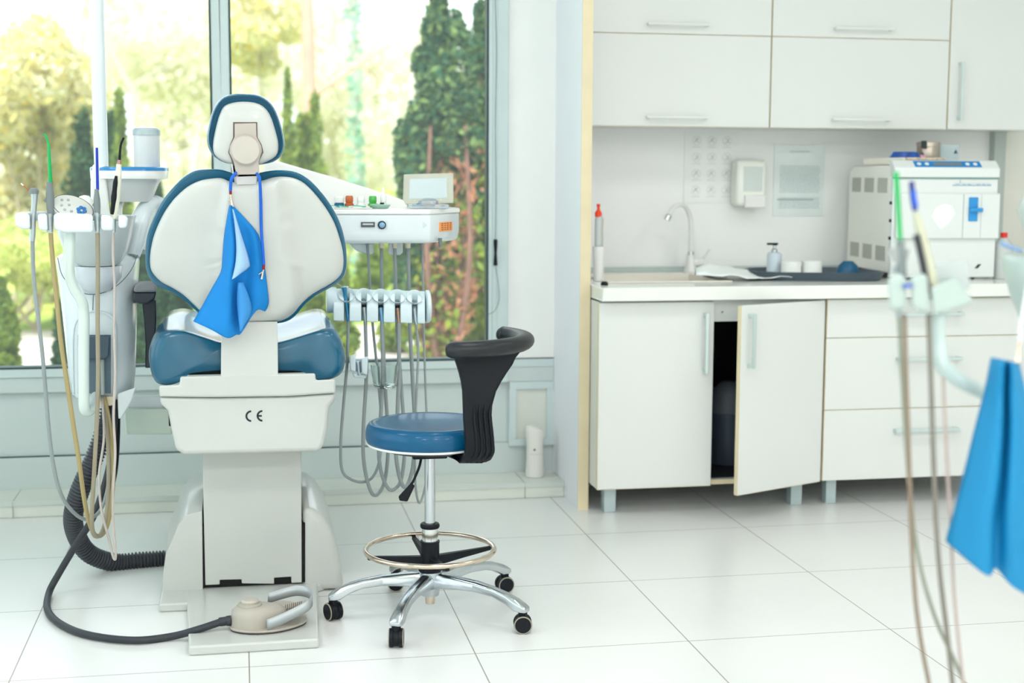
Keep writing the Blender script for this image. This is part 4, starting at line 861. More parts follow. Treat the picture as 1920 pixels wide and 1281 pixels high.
obj('needle_tip', MB().cyl(at(44, 348, HY), at(39, 344, HY), .002, n=6), white, t)
obj('sleeve', MB().cyl(at(60, 452, HY), at(61, 434, HY), .008), metal, t)
tan_tube(t, [(61, 450, HY), (62, 500, HY), (66, 550, HY), (72, 600, HY), (79, 660, 4.13), (86, 740, 4.15), (91, 800, 4.16), (98, 860, 4.18), (110, 915, 4.2), (128, 950, 4.24), (155, 973, 4.3), (178, 968, 4.36), (196, 940, 4.4), (206, 880, 4.42), (204, 800, 4.44), (193, 745, 4.46)], .0056, hosegrey)
t = thing('saliva_ejector', at(93, 430, HY), 'suction handpiece with bent green tip in the left holder', 'suction handpiece')
obj('tip', MB().tube([at(95, 348, HY), at(93.5, 318, HY), at(92, 285, HY), at(90.5, 268, HY), at(86, 256, HY), at(82, 251, HY)], lambda t: .0062-.0032*min(1, t*1.6), n=12), gtip, t)
obj('handle', MB().lathe([(.0085, 0), (.011, .02), (.0115, .055), (.009, .075), (.0085, .083), (.0095, .086), (.0095, .09)], at(95, 403, HY), (0, 0, 1), 18), greyh, t, angle=50)
obj('thumb_lever', MB().loft([[at(x, y, Y) for x, y in ((88, 366), (90, 380), (84, 380), (81.5, 377))] for Y in (HY-.006, HY+.006)]), greyh, t, bevel=.001)
obj('ferrule', MB().lathe([(.0085, 0), (.0095, .02), (.0105, .052)], at(94, 436, HY), n=16), metal, t)
tan_tube(t, [(95, 437, HY), (99, 490, HY), (106, 560, HY), (114, 640, HY), (126, 720, HY), (138, 800, 4.12), (149, 870, 4.14), (157, 930, 4.16), (166, 975, 4.18), (178, 1003, 4.22), (194, 1000, 4.28), (206, 965, 4.34), (213, 890, 4.4), (208, 810, 4.43), (196, 745, 4.46)], .0064, mat('olive_tan_hose', (168, 152, 104), .45, var=.05))
t = thing('suction_handpiece', at(182, 430, HY), 'suction handpiece with straight dark blue tip in the left holder', 'suction handpiece')
obj('tip', MB().cyl(at(183, 356, HY), at(181.5, 277, HY), .0042, .0036), btip, t)
obj('tip_end', MB().lathe([(.0036, 0), (.002, .004)], at(181.5, 277, HY)), white, t)
obj('handle', MB().lathe([(.008, 0), (.0095, .02), (.009, .04), (.0065, .056), (.0055, .068)], at(182.5, 401, HY), n=18), greyh, t, angle=50)
obj('thumb_lever', MB().loft([[at(x, y, Y) for x, y in ((177, 378), (178, 388), (174, 387), (173, 384))] for Y in (HY-.004, HY+.004)]), greyh, t)
obj('ferrule', MB().lathe([(.006, 0), (.008, .02), (.0085, .055)], at(183, 436, HY), n=16), metal, t)
tan_tube(t, [(183, 437, HY), (183.5, 500, HY), (183, 600, HY), (184, 700, HY), (182, 780, HY), (178, 860, HY), (174, 930, 4.13), (172, 975, 4.14), (176, 1003, 4.17), (188, 1003, 4.22), (198, 975, 4.28), (203, 920, 4.34), (203, 840, 4.4), (199, 780, 4.44), (196, 745, 4.47)], .0062, mat('brown_grey_hose', (150, 142, 120), .45, var=.05))
t = thing('curing_light', at(215, 430, HY), 'cream curing light with black grip strip and bent black tip in the left holder', 'curing light')
creamp = mat('cream_plastic', (226, 226, 208), .35)
obj('light_guide', MB().tube([at(224, 302, HY), at(225, 285, HY), at(227, 270, HY), at(232, 258, HY)], lambda t: .0038-.001*t, n=10), black, t)
obj('collar', MB().cyl(at(223, 309, HY), at(224, 300, HY), .006, .0045), mat('collar_rose', (170, 130, 124), .3, .4), t)
obj('handle', MB().tube([at(213, 410, HY), at(216, 385, HY), at(219, 350, HY), at(222, 325, HY), at(223, 308, HY)], lambda t: .0082+.0035*sin(pi*min(1, t*1.15))-.001*t, n=18), creamp, t, angle=70)
obj('grip_strip', MB().tube([at(210, 402, HY-.009), at(212, 385, HY-.011), at(214, 365, HY-.0125), at(216, 345, HY-.0125), at(218, 330, HY-.010)], lambda t: .0042+.003*sin(pi*t)+.0005*sin(18*t), n=12), black, t, angle=70)
obj('ferrule', MB().lathe([(.006, 0), (.0072, .02)], at(213, 436, HY), n=14).cyl(at(213, 425, HY), at(213, 408, HY), .0065), metal, t)
tan_tube(t, [(212, 436, HY), (212, 480, HY), (215, 540, HY), (214, 620, HY), (216, 700, HY), (213, 780, HY), (216, 850, HY), (212, 920, 4.12), (212, 980, 4.13), (217, 1040, 4.14), (213, 1046, 4.16), (204, 1010, 4.2), (190, 955, 4.28), (186, 890, 4.34), (195, 820, 4.4), (192, 745, 4.46)], .0038, mat('pinkish_thin_hose', (190, 180, 172), .45, var=.04))

# ---------------------------------------------------------------- RIGHT DELIVERY UNIT
DY = 4.45
du = thing('delivery_unit', at(750, 455, 4.6), 'white instrument delivery unit hanging on a sloping arm right of the chair', 'dental unit')
pa = at(570, 400, DY).x; pb = at(800, 400, DY).x
zt_ = at(700, 393, DY).z; zbm = at(700, 456, DY).z
plan = [Vector((pa, 4.46, 0)), Vector((pb-.03, DY, 0)), Vector((pb+.012, DY+.006, 0)), Vector((pb+.03, DY+.03, 0)), Vector((at(862, 400, 4.66).x, 4.66, 0)), Vector((at(862, 400, 4.66).x-.02, 4.86, 0)), Vector((pa, 4.9, 0))]
def plr(z, s=1.0):
    c = Vector((sum(p.x for p in plan)/7, sum(p.y for p in plan)/7, 0)); return [Vector((c.x+(p.x-c.x)*s, c.y+(p.y-c.y)*s, z)) for p in plan]
obj('unit_body', MB().loft([plr(zbm-.002, .90), plr(zbm+.006, .96), plr(zbm+.03, .985), plr(zt_-.016, .985)]), coolwhite, du, bevel=.008, seg=4, angle=50)
obj('top_tray', MB().loft([plr(zt_-.016, 1.0), plr(zt_, 1.0)]), white, du, bevel=.004)
yf = DY-.001
obj('front_recess', MB().loft([[at(x, y, Y) for x, y in ((722, 413), (740, 411), (795, 416), (802, 422), (795, 428), (740, 433), (722, 432))] for Y in (4.455, 4.464)]), mat('recess_pale', (206, 220, 220), .3), du, bevel=.002)
obj('port_frame', MB().loft([[at(x, y, Y) for x, y in ((677, 416.5), (703, 416.5), (703, 426), (677, 426))] for Y in (4.452, 4.47)]), mat('dark_metal', (74, 82, 86), .3, .6), du)
obj('port_slot', MB().loft([[at(x, y, Y) for x, y in ((680, 419), (700, 419), (700, 422), (680, 422))] for Y in (4.451, 4.46)]), metal, du)
kc2 = at(716, 422, 4.455)
obj('dial', MB().lathe([(.013, -.008), (.013, .004), (.0115, .006)], kc2, (0, -1, 0), 24), mat('dial_ring', (50, 60, 74), .3, .6), du)
obj('dial_cap', MB().lathe([(.009, .004), (.0085, .011), (.002, .0125)], kc2, (0, -1, 0), 20), mat('dial_blue', (120, 160, 186), .25, .4), du)
e0 = Vector((pb+.03, DY+.03, 0)); e1 = Vector((at(862, 400, 4.66).x, 4.66, 0)); ed = (e1-e0).normalized(); en = Vector((ed.y, -ed.x, 0))
def onside(f, z, up=.0): p_ = e0.lerp(e1, f); return Vector((p_.x, p_.y, z))+en*(up-.003)
mbo = MB(); zz0, zz1 = at(840, 433, 4.58).z, at(840, 416, 4.58).z
def clampf(px): # side param hit by the pixel column
    best = min([i/100 for i in range(101)], key=lambda f: abs((lambda v: 960+F*(v-Vector((0, 0, H))).dot(rgt)/(v-Vector((0, 0, H))).dot(fwd))(onside(f, zz0))-px)); return best
f0, f1 = clampf(823), clampf(846)
mbo.loft([[onside(f0, zz0, u), onside(f1, zz0, u), onside(f1, zz1, u), onside(f0, zz1, u)] for u in (.0, .0045)])
stk = obj('orange_sticker', mbo, mat('orange_label', (240, 160, 90), .5), du)
mb = MB()
for r_ in range(4):
    for k in range(4):
        fa = f0+(f1-f0)*(.1+.22*k); fb_ = fa+(f1-f0)*.13; z = zz0+(zz1-zz0)*(.15+.22*r_)
        mb.loft([[onside(fa, z, u), onside(fb_, z, u), onside(fb_, z+.003, u), onside(fa, z+.003, u)] for u in (.004, .0055)])
obj('label_print', mb, mat('brown_print', (170, 90, 50), .5), stk)
fa = clampf(822)
obj('handle_clip', MB().cyl(onside(fa, zz0-.02, .006), onside(fa, zz0-.048, .006), .006, n=10), mat('clip_grey', (110, 124, 124), .35, .4), du)
# arm
armp = [(498, 296), (520, 302), (620, 331), (735, 367), (757, 376), (765, 386), (762, 392), (600, 396), (520, 380), (490, 330)]
obj('balance_arm', MB().loft([[at(x, y, Y) for x, y in armp] for Y in (4.70, 4.80)]), white, du, bevel=.012, seg=4)
obj('arm_bracket', MB().loft([[at(x, y, Y) for x, y in ((655, 457), (700, 457), (700, 476), (690, 478), (668, 470))] for Y in (4.6, 4.75)]), coolwhite, du, bevel=.004)
obj('junction_box', MB().loft([[at(x, y, Y) for x, y in ((728, 456), (755, 456), (755, 474), (750, 478), (728, 478))] for Y in (4.62, 4.72)]), coolwhite, du, bevel=.003)
# monitor
YM = 4.72
mo = obj('monitor', MB().loft([[at(x, y, YM), at(x2, y2, YM+.02), at(x3, y3, YM+.02), at(x4, y4, YM)] for (x, y), (x2, y2), (x3, y3), (x4, y4) in ()] or [[at(757, 327, YM), at(850, 324.5, YM), at(850.5, 381, YM-.02), at(755, 384, YM-.02)], [at(757, 327, YM+.025), at(850, 324.5, YM+.025), at(850.5, 381, YM+.005), at(755, 384, YM+.005)]]), mat('monitor_frame', (190, 194, 178), .4), du, bevel=.004)
obj('screen', MB().loft([[at(768, 336, Y-.003), at(838, 333.5, Y-.003), at(838.5, 371, Y-.016), at(767, 373, Y-.016)] for Y in (YM+.001, YM-.0012)]), mat('screen_pale_blue', (186, 204, 206), .2), mo)
obj('power_lights', MB().lathe([(.0016, 0), (.0016, .001)], at(778, 376, YM-.0205), (0, -1, 0), 8).lathe([(.0016, 0), (.0016, .001)], at(802, 376, YM-.0205), (0, -1, 0), 8).lathe([(.0016, 0), (.0016, .001)], at(826, 375, YM-.0205), (0, -1, 0), 8), white, mo)
obj('monitor_stand', MB().cyl(Vector((at(802, 390, 4.73).x, 4.73, zt_)), at(802, 378, 4.73), .012), beige, du)
# bottles etc. on the unit
def jar(px, Y, r, h, capr, caph, bm2, cm, lab, name='bottle'):
    p = at(px, 390, Y); p.z = zt_+.0005; o = thing(name, p, lab, 'bottle')
    obj('bottle_body', MB().lathe([(r, 0), (r, h*.75), (capr*.8, h)], p, n=18), bm2, o)
    obj('cap', MB().lathe([(capr*.9, h*.98), (capr, h+caph*.15), (capr, h+caph*.8), (capr*.8, h+caph)], p, n=18), cm, o); return o
amber = mat('amber_glass', (178, 86, 24), .15, coat=.5); greeng = mat('green_glass', (74, 168, 70), .15, coat=.5)
navyl = mat('navy_label', (30, 90, 130), .4)
jar(636, 4.60, .016, .018, .016, .020, navyl, white, 'tiny jar with white lid and dark blue label on the delivery unit')
jar(655, 4.60, .015, .018, .0125, .022, amber, mat('amber_cap', (190, 90, 30), .2, coat=.5), 'tiny amber glass bottle on the delivery unit')
jar(677, 4.60, .014, .018, .0125, .020, white, white, 'tiny all-white jar between the amber and green bottles')
jar(699, 4.60, .0155, .018, .0125, .021, greeng, mat('green_cap', (60, 170, 60), .2, coat=.5), 'tiny green bottle on the delivery unit')
p = at(719, 390, 4.60); p.z = zt_+.0005
o = thing('dropper_bottle', p, 'white dropper bottle with pointed nozzle on the delivery unit', 'bottle')
obj('bottle_body', MB().lathe([(.0085, .01), (.0095, .012), (.0095, .04), (.005, .047), (.0025, .068)], p, n=18), white, o)
obj('dark_band', MB().lathe([(.0075, 0), (.0075, .018)], p+Vector((-.004, -.004, 0)), n=14), black, o)
p = at(713, 390, 4.58); p.z = zt_
tag(obj('mixing_dish', MB().lathe([(.025, .001), (.034, .012), (.030, .014), (.02, .005)], p, n=24), mat('pale_green_dish', (160, 200, 180), .25), ), 'pale green dish under the dropper bottle on the delivery unit', 'dish')
tt = thing('instrument_tray', at(655, 390, 4.56), 'flat tray of teal and white packets at the left end of the delivery unit', 'tray')
z = zt_+.001; W[tt.name].z = z; tt.location.z = z
xa_, xb_ = at(612, 390, 4.56).x, at(695, 390, 4.56).x
obj('tray_body', MB().box(xa_, xb_, 4.50, 4.62, z, z+.003), white, tt)
tealp = mat('teal_packet', (60, 190, 160), .4)
for k in range(9):
    xx = xa_+.01+(xb_-xa_-.03)*k/8; Mx = Matrix.Translation((xx, 4.52+.01*(k % 3), z+.004+.002*(k % 2))) @ Matrix.Rotation(random.uniform(-.6, .6), 4, 'Z') @ Matrix.Rotation(random.uniform(-.1, .25), 4, 'Y')
    obj('packet', MB().box(-.016, .016, -.004, .004, 0, .003, Mx), tealp if k % 2 else white, tt)
# clear case with blue clips
p = at(800, 392, 4.56); p.z = zt_+.0005
cs = thing('clear_case', p, 'clear plastic box with small blue parts in front of the monitor', 'box')
clearp = seethrough('clear_case_plastic', (232, 242, 246), .7, .05)
xa_, xb_ = at(768, 392, 4.56).x, at(838, 392, 4.56).x
obj('case_base', MB().box(xa_, xb_, 4.51, 4.6, p.z, p.z+.014), clearp, cs, bevel=.003)
obj('case_lid', MB().lathe([(.034, .014), (.032, .024), (.024, .031), (.01, .034)], Vector(((xa_+xb_)/2, 4.555, p.z)), n=24), clearp, cs)
for k in range(7): obj('blue_clip', MB().box(-.005, .005, -.004, .004, 0, .005, Matrix.Translation((xa_+.012+(xb_-xa_-.03)*k/6, 4.53+.02*(k % 3), p.z+.006+.006*(k % 2))) @ Matrix.Rotation(k, 4, 'Z')), mat('clip_blue', (40, 140, 210), .35) if k != 3 else mat('clip_red', (210, 80, 60), .4), cs)
# instrument rack
RY = 4.44
rk = thing('instrument_rack', at(705, 600, RY), 'pale instrument rack with five funnel slots below the delivery unit', 'instrument rack')
slots = [650, 682.5, 714, 745.5, 777.5]
rackm = mat('rack_plastic', (210, 228, 232), .3, var=.01, coat=.3)
edges = [625]+slots+[797]
for i in range(6):
    l = edges[i]+(5 if i else 0); r_ = edges[i+1]-(5 if i < 5 else 0)
    yt0 = 540+(l-625)*.02
    pr = [(RY-.03, 602), (RY-.032, 572), (RY-.02, 556), (RY+.015, 541), (RY+.05, 548), (RY+.055, 600)]
    dyy = (l-625)*.035
    mb = MB().loft([[at(x, y+(x-625)*.03, Y) for Y, y in pr] for x in (l, r_)])
    obj('rack_finger', mb, rackm, rk, bevel=.003, angle=50)
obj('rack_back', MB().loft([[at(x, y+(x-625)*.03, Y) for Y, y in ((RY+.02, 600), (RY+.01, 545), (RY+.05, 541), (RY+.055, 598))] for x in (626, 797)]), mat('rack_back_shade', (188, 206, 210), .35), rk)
obj('rack_end', MB().lathe([(.046, 0), (.052, .004), (.052, .012), (.045, .016)], at(797, 575, RY+.012), (1, 0, 0), 32), rackm, rk, angle=50)
obj('rack_ghost_end', MB().lathe([(.036, 0), (.04, .005), (.04, .03)], at(612, 563, RY+.012), (1, 0, 0), 32), rackm, rk, angle=50)  # solid round end built in place of a ghost image
for i, sx in enumerate(slots):
    yo = (sx-625)*.03; top = at(sx, 553+yo, RY-.018)
    obj('funnel', MB().lathe([(.0095, -.040), (.012, -.028), (.020, -.014), (.0255, .002), (.0265, .004), (.0245, .003), (.018, -.012), (.009, -.026)], top, (0, -.75, .66), 28, cap=False), rackm, rk, angle=70)
hmats = [hosegrey]*5
paths = [
 [(653, 600), (651, 680), (644, 760), (639, 830), (641, 880), (656, 898), (680, 904), (700, 893), (712, 860), (716, 800), (708, 700), (698, 600), (689, 456)],
 [(685, 603), (687, 700), (682, 790), (681, 850), (687, 895), (698, 926), (710, 925), (722, 898), (728, 830), (722, 720), (717, 600), (715, 456)],
 [(716, 603), (718, 700), (714, 780), (710, 845), (716, 890), (728, 916), (740, 917), (753, 896), (759, 830), (752, 720), (744, 600), (740, 456)],
 [(748, 605), (748, 700), (745, 780), (742, 845), (748, 890), (757, 913), (766, 905), (775, 870), (778, 800), (773, 700), (768, 600), (765, 456)],
 [(780, 606), (784, 660), (780, 760), (778, 850), (779, 910), (784, 940), (790, 938), (799, 900), (801, 820), (797, 700), (794, 600), (792, 456)]]
names = [('air_water_syringe', 'blue-tinted syringe in the first rack slot nearest the chair', 'syringe'), ('turbine_handpiece', 'metal handpiece in the second rack slot from the chair', 'handpiece'), ('micromotor_handpiece', 'bluish metal handpiece in the middle rack slot', 'handpiece'), ('scaler_handpiece', 'bronze-tinted metal handpiece in the fourth rack slot', 'handpiece'), ('curing_handpiece', 'slim silver handpiece in the rack slot furthest from the chair', 'handpiece')]
imat = [mat('instrument_blue', (60, 140, 176), .25, .5), metal, mat('instrument_light_blue', (130, 180, 216), .2, .6), mat('instrument_bronze', (186, 150, 126), .25, .7), mat('instrument_silver', (190, 202, 212), .2, .7)]
for i, sx in enumerate(slots):
    nme, lab, cat_ = names[i]; Yi = RY-.018
    o = thing(nme, at(sx, 600, Yi), lab, cat_)
    if i == 0:
        obj('handle', MB().tube([at(653, 602, Yi), at(651, 580, Yi), at(648, 560, Yi), at(646, 545, Yi-.005), at(645, 539, Yi-.005)], lambda t: .0055+.004*t**3, n=14), imat[0], o)
        obj('head', MB().box(-.010, .010, -.006, .006, 0, .007, Matrix.Translation(at(648, 541, Yi-.005))), metal, o, bevel=.002)
        obj('needle', MB().cyl(at(644, 539, Yi-.005), at(632, 532, Yi-.01), .0014, n=6), metal, o)
    else:
        yo = 2+i*.8
        obj('handle', MB().cyl(at(sx+3, 603+yo, Yi), at(sx, 572+yo, Yi), .0055, .0068, 14), imat[i], o)
        obj('neck', MB().cyl(at(sx, 573+yo, Yi), at(sx-.5, 569+yo, Yi), .0075, .006, 14), black if i != 4 else greyh, o)
    pth = paths[i]; nP = len(pth); k_low = max(range(nP), key=lambda k: pth[k][1])
    P_ = [at(x, y, Yi+(.03*k/k_low if k <= k_low else .03+.13*min(1, (k-k_low)/3))) for k, (x, y) in enumerate(pth)]
    thick = (.0048, .0060, .0062, .0066, .0040)[i]; tail = (.0046, .0060, .0058, .0064, .0036)[i]
    obj('hose', MB().tube(P_, lambda t: thick+(tail-thick)*t, n=10, sub=8), hosegrey, o)
    if i in (1, 2, 3): obj('hose_connector', MB().lathe([(.0085, 0), (.0085, .02)], P_[-1]+Vector((0, 0, -.016)), n=14), mat('cream_connector', (226, 222, 196), .4), o)
# ghost reflection of the last rack slot, built as a holder with cup
o = thing('ghost_holder', at(690, 700, 4.40), 'ghost reflection of the rack built as a small pale clip with a silver handpiece end beside the chair seat', 'holder')
for px in ([(655, 668), (667, 663), (667, 698), (656, 694)], [(677, 672), (690, 668), (689, 704), (678, 700)]): obj('holder_finger', MB().loft([[at(x, y, Y) for x, y in px] for Y in (4.38, 4.43)]), rackm, o, bevel=.004)
obj('holder_back', MB().loft([[at(x, y, Y) for x, y in ((655, 672), (690, 672), (689, 700), (656, 694))] for Y in (4.43, 4.45)]), rackm, o, bevel=.003)
obj('handpiece_end', MB().cyl(at(674, 704, 4.40), at(671, 678, 4.40), .0055, .0068, 14), imat[4], o)
obj('lower_clip', MB().loft([[at(x, y, Y) for x, y in ((660, 699), (688, 703), (686, 710), (664, 708))] for Y in (4.40, 4.44)]), rackm, o, bevel=.003)
c0 = at(722, 728, 4.40)
tag(obj('ghost_cup', MB().lathe([(.026, 0), (.036, .008), (.044, .06), (.045, .075), (.043, .075), (.034, .012), (.004, .004)], c0, n=24), (lambda: mat('clear_cup_glass', (236, 244, 242), .02, trans=1, ior=1.35))()), 'ghost image built as a clear faceted cup hanging among the hoses below the rack', 'cup')
# ---------------------------------------------------------------- GHOST IMAGE IN THE RIGHT FOREGROUND, BUILT AS A SOLID SECOND UNIT
FY = 2.05
fg = thing('ghost_image_unit', Vector((1.42, 2.25, 0)), 'blurred ghost image built as a white spittoon unit with bent arm at the right edge of the picture', 'dental unit')
ub = at(1925, 700, 2.25)
def ellc(cx, cy, z, a, b, n=28): return [Vector((cx+a*cos(2*pi*i/n), cy+b*sin(2*pi*i/n), z)) for i in range(n)]
ux, uy = at(2003, 600, 2.35).x, 2.35
palet = mat('pale_grey_green_plastic', (170, 186, 180), .3, var=.01, coat=.4)
obj('unit_base', MB().loft([ellc(ux+.09, uy+.05, z, a, b) for z, a, b in ((0.0, .15, .2), (.04, .15, .2), (.08, .07, .13), (.7, .055, .09), (.82, .05, .08))]), palet, fg, angle=60)
zb1, zb2 = at(1900, 640, uy).z, at(1900, 480, uy).z
obj('unit_body', MB().loft([ellc(ux, uy, z, a, b) for z, a, b in ((.82, .05, .07), (zb1, .065, .08), ((zb1+zb2)/2, .10, .11), (zb2-.01, .12, .13), (zb2, .115, .12))]), palet, fg, angle=60)
zt1, zt2 = at(1900, 440, uy).z, at(1900, 350, uy).z
obj('bowl', MB().loft([ellc(ux-.025, uy, z, a, b) for z, a, b in ((zb2, .03, .03), (zt1-.02, .035, .035), (zt1, .06, .06), ((zt1+zt2)/2, .075, .075), (zt2, .06, .06), (zt2+.005, .04, .04))]), mat('smoky_plastic', (176, 188, 182), .3), fg, angle=60)
obj('blue_mark', MB().tube([at(1876, 455, 2.24), at(1890, 462, 2.24), at(1915, 470, 2.25)], .0035, n=8), mat('soft_blue_plastic', (120, 156, 196), .4), fg)
obj('arm', MB().tube([at(1757, 588, FY+.02), at(1758, 640, FY+.02), at(1764, 680, FY+.02), at(1790, 708, FY+.05), at(1840, 735, FY+.12), at(1900, 760, 2.25), at(1940, 765, 2.3)], .0125, n=14, sub=8), mat('arm_pale_teal', (190, 208, 204), .3), fg, angle=70)
ih = thing('instrument_holder', at(1740, 585, FY), 'blurred ghost image built as a pale instrument holder in the right foreground', 'instrument holder')
for px, y0, y1 in (([(1664, 520), (1680, 510), (1700, 520), (1700, 580), (1668, 582)], -.03, .03), ([(1706, 515), (1738, 512), (1744, 590), (1708, 580)], -.03, .03), ([(1744, 540), (1790, 520), (1824, 560), (1822, 570), (1750, 592)], -.02, .05)):
    obj('cradle', MB().loft([[at(x, y, FY+Y) for x, y in px] for Y in (y0, y1)]), palet, ih, bevel=.008)
obj('panel', MB().loft([[at(x, y, FY+Y) for x, y in ((1744, 500), (1812, 485), (1820, 540), (1750, 560))] for Y in (.05, .06)]), seethrough('hazy_panel', (206, 216, 214), .3, .3), ih, bevel=.003)
obj('blue_button', MB().loft([[at(x, y, FY-.034+Y) for x, y in ((1692, 534), (1710, 531), (1712, 538), (1696, 541))] for Y in (0, .004)]), mat('button_violet_blue', (60, 96, 180), .4), ih)
o = thing('saliva_ejector', at(1685, 525, FY), 'blurred ghost image built as a suction handpiece with green tip in the right foreground', 'suction handpiece')
obj('tip', MB().cyl(at(1688, 452, FY), at(1680, 322, FY), .0036, .0042), gtip, o)
obj('handle', MB().tube([at(1690, 525, FY), at(1690, 495, FY), at(1689, 470, FY), at(1688, 450, FY)], lambda t: .0085-.002*t, n=14), greyh, o)
obj('thumb_lever', MB().loft([[at(x, y, FY+Y) for x, y in ((1662, 470), (1680, 462), (1706, 468), (1698, 500), (1674, 492))] for Y in (-.004, .004)]), mat('lever_grey', (150, 156, 154), .4), o)
tube_ = lambda o, pts, r, m: obj('hose', MB().tube([at(x, y, FY+dy) for x, y, dy in pts], r, n=10, sub=8), m, o)
hbr = mat('blurred_brown_hose', (128, 112, 92), .45)
tube_(o, [(1696, 590, 0), (1699, 700, 0), (1704, 850, .01), (1709, 1000, .01), (1716, 1120, .02), (1728, 1210, .03), (1745, 1300, .04), (1760, 1400, .05)], .0034, hbr)
o = thing('suction_handpiece', at(1688, 580, FY+.02), 'blurred ghost image built as a grey hose with metal end at the left of the foreground holder', 'suction handpiece')
obj('ferrule', MB().cyl(at(1686, 596, FY+.02), at(1680, 500, FY+.02), .005, .006), metal, o)
tube_(o, [(1686, 590, .02), (1690, 680, .02), (1697, 800, .03), (1706, 920, .03), (1716, 1010, .04), (1732, 1090, .04), (1758, 1170, .05), (1790, 1240, .06), (1815, 1300, .07)], .0032, mat('blurred_green_grey_hose', (134, 142, 124), .45))
o = thing('curing_light', at(1750, 540, FY), 'blurred ghost image built as a cream curing light with dark strip and blue tip, right foreground', 'curing light')
obj('light_guide', MB().tube([at(1716, 395, FY), at(1712, 375, FY), at(1710, 355, FY), at(1709, 340, FY)], .0042, n=10), mat('navy_tip', (30, 44, 120), .3), o)
obj('tip_shield', MB().tube([at(1717, 388, FY-.004), at(1714, 372, FY-.004), at(1712, 356, FY-.004)], .004, n=10), mat('royal_blue_plastic', (40, 90, 200), .3), o)
creamd = mat('cream_grip_plastic', (190, 192, 168), .4)
obj('handle', MB().tube([at(1754, 560, FY), at(1745, 520, FY), at(1735, 475, FY), at(1725, 430, FY), at(1717, 398, FY)], lambda t: .0078+.002*sin(pi*t)-.0035*t*t, n=16), creamd, o, angle=70)
obj('grip_strip', MB().tube([at(1737, 545, FY-.005), at(1733, 510, FY-.006), at(1725, 470, FY-.006), at(1718, 440, FY-.005)], .0052, n=10), rubber, o)
tube_(o, [(1741, 590, 0), (1745, 700, 0), (1750, 850, .01), (1755, 980, .01), (1764, 1090, .02), (1776, 1190, .03), (1788, 1300, .04)], .0040, mat('blurred_grey_brown_hose', (120, 116, 106), .45))
o = thing('thin_hose', at(1765, 600, FY+.04), 'blurred ghost image built as a thin pinkish hose, rightmost under the foreground holder', 'hose')
tube_(o, [(1764, 575, .02), (1768, 700, .03), (1775, 850, .04), (1782, 980, .04), (1788, 1100, .05), (1797, 1200, .05), (1808, 1300, .05)], .0026, mat('blurred_pink_hose', (180, 164, 156), .45))
# bib of the ghost image, also built solid
fb_ = thing('dental_bib', at(1900, 700, FY+.02), 'blurred ghost image built as a bright blue bib hanging at the right edge of the picture', 'bib')
rowsF = [
 [(1858, 670, 0), (1880, 674, 34), (1888, 676, 8), (1898, 678, 40), (1912, 684, 10)],
 [(1846, 730, 0), (1876, 734, 40), (1886, 735, 14), (1900, 737, 46), (1926, 742, 10)],
 [(1828, 800, 0), (1872, 806, 44), (1886, 806, 18), (1903, 807, 50), (1946, 810, 10)],
 [(1806, 890, 0), (1862, 900, 50), (1880, 900, 24), (1902, 900, 56), (1966, 900, 12)],
 [(1788, 960, 0), (1850, 972, 50), (1872, 971, 24), (1901, 970, 56), (1980, 965, 12)],
 [(1774, 1008, 0), (1848, 1060, 50), (1866, 1056, 20), (1906, 1090, 46), (1990, 1130, 12)],
 [(1776, 1018, 0), (1849, 1079, 50), (1868, 1066, 20), (1905, 1105, 45), (1992, 1142, 12)]]
R_ = [[at(x, y, FY+.03-d/1000) for x, y, d in r] for r in rowsF]; R_ = [catmull(r, 5) for r in R_]
G = [catmull([r[i] for r in R_], 4) for i in range(len(R_[0]))]; G = [[G[i][j] for i in range(len(G))] for j in range(len(G[0]))]
obj('bib_sheet', MB().grid(G), seethrough('sheer_blue_bib', (0, 134, 186), clear=.12, rough=.6), fb_, solid=.001, angle=80)
obj('clip', MB().cyl(at(1908, 682, FY), at(1912, 640, FY+.02), .004, .003, 8), brass, fb_)
obj('neck_cord', MB().tube([at(1912, 645, FY+.02), at(1916, 600, FY+.06), at(1926, 540, FY+.12), at(1936, 490, FY+.16)], .0035, n=8), mat('pale_cord', (220, 226, 226), .5), fb_)

# ---------------------------------------------------------------- OUTSIDE
def noise_ground(name, c1, c2, scale):
    m = bpy.data.materials.new(name); m.use_nodes = True; nt = m.node_tree; b = nt.nodes['Principled BSDF']
    tc = nt.nodes.new('ShaderNodeTexCoord'); n = nt.nodes.new('ShaderNodeTexNoise'); n.inputs['Scale'].default_value = scale; n.inputs['Detail'].default_value = 6
    cr = nt.nodes.new('ShaderNodeValToRGB'); cr.color_ramp.elements[0].position = .35; cr.color_ramp.elements[1].position = .65
    cr.color_ramp.elements[0].color = (*lin(c1), 1); cr.color_ramp.elements[1].color = (*lin(c2), 1)
    nt.links.new(tc.outputs['Object'], n.inputs['Vector']); nt.links.new(n.outputs[0], cr.inputs[0]); nt.links.new(cr.outputs[0], b.inputs['Base Color']); b.inputs['Roughness'].default_value = .9
    return m
ZG = -.12
g = MB().box(-60, 60, 6.06, 120, ZG-.2, ZG); struct('lawn', g, noise_ground('lawn_grass', (120, 150, 50), (196, 200, 90), .6))
struct('pavement', MB().box(-40, 40, 6.06, 13.0, ZG-.05, ZG+.02), noise_ground('pink_grey_paving', (206, 190, 180), (224, 212, 204), 2))
